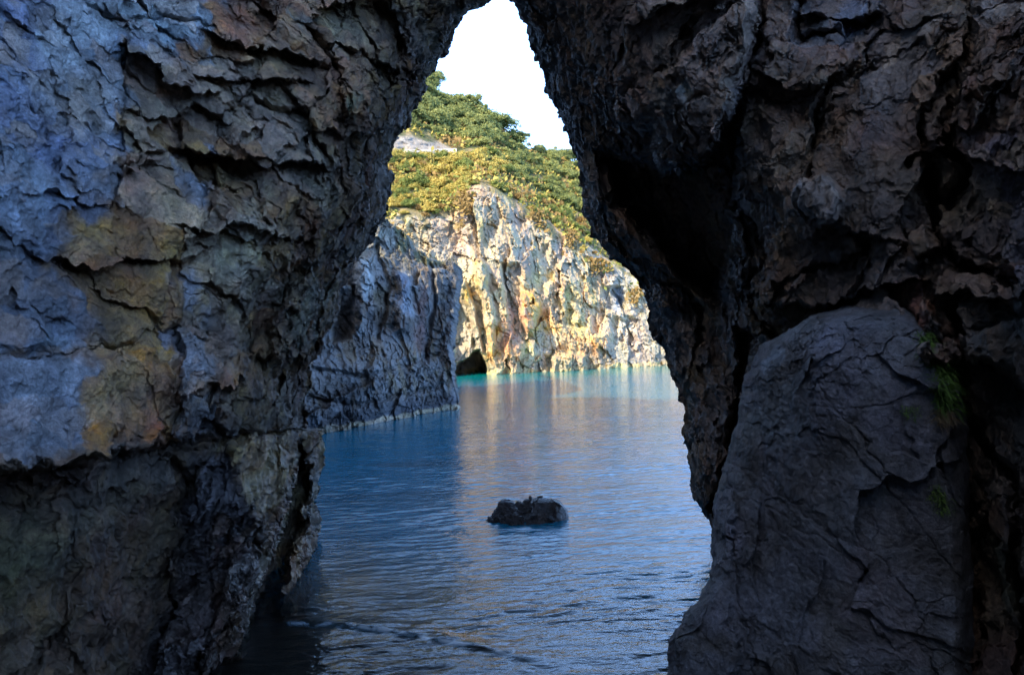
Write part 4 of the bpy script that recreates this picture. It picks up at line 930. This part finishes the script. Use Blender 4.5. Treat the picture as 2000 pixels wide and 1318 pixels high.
for a, b in sites(midy, 17, 7, 3):
    k = 'y' if rng.random() < 0.68 else 'g'
    if k == 'y': put('y', a, b, rng.uniform(12, 24), 'yellow-green bush on the slope between road and cliff top', 'shrub', 'yellow bushes below the road')
    elif rng.random() < 0.3: put('d', a, b, rng.uniform(9, 18), 'straw-coloured dead bush among yellow ones below the road', 'shrub', 'dead bushes below the road')
    else: put('g', a, b, rng.uniform(9, 27), 'green bush among yellow ones on the slope between road and cliff top', 'shrub', 'green bushes below the road')
for a, b in sites(dry, 14, 6, 4):
    if rng.random() < 0.5: put('d', a, b, rng.uniform(10, 18), 'dry straw-coloured bush on the bare slope above the pale cliff', 'shrub', 'dry bushes on the bare slope')
    elif rng.random() < 0.85: put('g', a, b, rng.uniform(10, 18), 'small green bush among dry grass at the cliff edge', 'shrub', 'green bushes at the cliff edge')
for a, b, r in [(1150, 512, 12), (1170, 516, 13), (1185, 520, 10), (1160, 500, 10)]:
    o = put('d', a, b, r, 'orange dry bush hanging on the upper right of the pale cliff', 'shrub', 'orange bushes on the upper right of the cliff', 0.0)

edge_line = [(790, 420), (815, 412), (838, 416), (860, 410), (884, 398), (896, 388), (906, 376), (925, 362), (985, 378), (1010, 392), (1036, 412), (1060, 430), (1090, 446), (1118, 462), (1145, 476), (830, 425), (852, 420)]
for a, b in edge_line:
    k = rng.choice('ygyd'); put(k, a, b, rng.uniform(9, 16), {'y': 'yellow-green bush right on the rim of the pale cliff', 'g': 'green bush right on the rim of the pale cliff', 'd': 'dry bush right on the rim of the pale cliff'}[k], 'shrub', {'y': 'yellow bushes on the cliff rim', 'g': 'green bushes on the cliff rim', 'd': 'dry bushes on the cliff rim'}[k], 0.1)

# fine scrub that covers the slope and creeps over the rim of the cliff
def scrub():
    g = np.random.default_rng(11); n = 60000
    px = g.uniform(690, 1420, n); py = g.uniform(60, 620, n); cl = cliff_line(px); rd = ridge(px)
    Pt = to_world(px, py, far_depth(px, py)); m1 = fbm(Pt, 0.3, 4, 661); m2 = fbm(Pt, 0.9, 3, 662)
    bank = poly(px, py, [(700, 262), (760, 262), (800, 268), (850, 278), (885, 292), (888, 304), (700, 304)], 3)
    over = py - cl
    keep = (py > rd + 4) & (bank < 0.5) & ((over < 0) & (m1 > -0.28) | (over >= 0) & (over < 70) & (m1 + 0.5 * m2 > 0.12 + over / 120.0))
    p = Pt[keep]; over = over[keep]; n = len(p); p = p + g.normal(0, 0.12, p.shape); p[:, 1] -= np.where(over > 0, 1.0, 0.1); p[:, 2] += g.uniform(0.0, 0.9, n)
    nr = g.normal(0, 1, (n, 3)) + np.array([-0.3, -0.6, 0.5]); nr /= np.linalg.norm(nr, axis=1)[:, None]
    ax = np.cross(nr, g.normal(0, 1, (n, 3))); ax /= np.linalg.norm(ax, axis=1)[:, None]; bx = np.cross(nr, ax); l = g.uniform(0.16, 0.42, (n, 1))
    q = np.stack([p - ax * l, p - bx * l * .6, p + ax * l, p + bx * l * .6], 1)
    me = bpy.data.meshes.new('undergrowth'); me.vertices.add(n * 4); me.vertices.foreach_set('co', q.astype(f32).ravel())
    me.loops.add(n * 4); me.loops.foreach_set('vertex_index', np.arange(n * 4, dtype=np.int32)); me.polygons.add(n)
    me.polygons.foreach_set('loop_start', np.arange(0, n * 4, 4, dtype=np.int32)); me.polygons.foreach_set('loop_total', np.full(n, 4, np.int32))
    for mt in (M_GRN, M_YEL, M_DRY): me.materials.append(mt)
    mi = np.where(m1[keep] + g.normal(0, .2, n) > 0.25, 2, np.where(g.random(n) < 0.5, 1, 0)).astype(np.int32); me.polygons.foreach_set('material_index', mi); me.update()
    o = bpy.data.objects.new('undergrowth', me); SC.collection.objects.link(o); props(o, 'dry grass and low scrub between the bushes on the slope', None, None, 'stuff')
scrub()

# low parapet of the road that crosses the slope
pts = hill_point(np.linspace(735, 892, 30), np.linspace(303, 298, 30)); A = []
for k_, p in enumerate(pts):
    for dx_, dz_ in ((0, -0.5), (0, 0.55), (0.35, 0.58), (0.35, -0.5)): A.append((p[0], p[1] + dx_, p[2] + dz_ + 0.04 * math.sin(k_ * 2.3)))
A = np.array(A).reshape(30, 4, 3)
m_, n_, b_ = new_mat('road_parapet_stone'); b_.inputs['Base Color'].default_value = (0.42, 0.38, 0.32, 1); b_.inputs['Roughness'].default_value = 0.9
o = grid_mesh('parapet_wall', A, m_); props(o, 'low pale roadside parapet crossing the green slope below a bare bank', 'low wall', kind='thing')

# grass growing out of the boulder's crack
M_GRASS = leaf_mat('crack_grass', (0.10, 0.20, 0.04), (0.20, 0.30, 0.08), 0.25)
M_DEAD = leaf_mat('dead_stems', (0.20, 0.15, 0.09), (0.28, 0.22, 0.14), 0.2)
def slab_at(px, py):
    Ys, PXs, PYs = slabY; i = int(np.argmin(np.abs(PYs[:, 0] - py))); j = int(np.argmin(np.abs(PXs[i] - px)))
    return to_world(np.array([px]), np.array([py]), np.array([Ys[i, j]]))[0]
def tuft(spots, nb, ln, mat, label, seed, up=0.2):
    g = random.Random(seed); V = []; Fc = []; o0 = slab_at(*spots[0])
    for k in range(nb):
        sx, sy = spots[g.randrange(len(spots))]; p = slab_at(sx + g.uniform(-14, 14), sy + g.uniform(-12, 12)) - o0
        d = np.array([g.gauss(-0.15, 0.45), g.uniform(-0.9, -0.2), g.uniform(-0.1, 0.9) + up]); d /= np.linalg.norm(d); l = ln * g.uniform(0.5, 1.3); wv = np.array([d[2], 0, -d[0]]); wv /= np.linalg.norm(wv) + 1e-6
        b0 = len(V); q = p + np.array([0, 0.02, 0])
        for s_ in range(5):
            t = s_ / 4; c_ = q + d * l * t + np.array([0, 0, -1]) * l * 0.75 * t * t; w_ = 0.006 * (1 - t) + 0.0006
            V += [tuple(c_ - wv * w_), tuple(c_ + wv * w_)]
            if s_: a_ = b0 + 2 * s_; Fc.append((a_ - 2, a_ - 1, a_ + 1, a_))
    me = bpy.data.meshes.new('grass_tuft'); me.from_pydata(V, [], Fc); me.materials.append(mat)
    o = bpy.data.objects.new('grass_tuft', me); o.location = o0; SC.collection.objects.link(o); props(o, label, 'grass tuft'); return o
tuft([(1808, 668), (1818, 690), (1828, 710), (1840, 735), (1848, 760), (1838, 775), (1850, 790)], 900, 0.17, M_GRASS, 'long green grass tuft hanging high in the crack of the big boulder', 1)
tuft([(1844, 812), (1847, 820)], 240, 0.14, M_DEAD, 'dry brown stems below the green tuft in the boulder crack', 2)
tuft([(1776, 803), (1784, 808)], 110, 0.07, M_GRASS, 'tiny green tuft on bare boulder left of the long grass', 3)
tuft([(1832, 960), (1835, 972), (1838, 984), (1842, 996)], 200, 0.10, M_GRASS, 'sparse green tuft low down near the boulder\'s outer edge', 4)
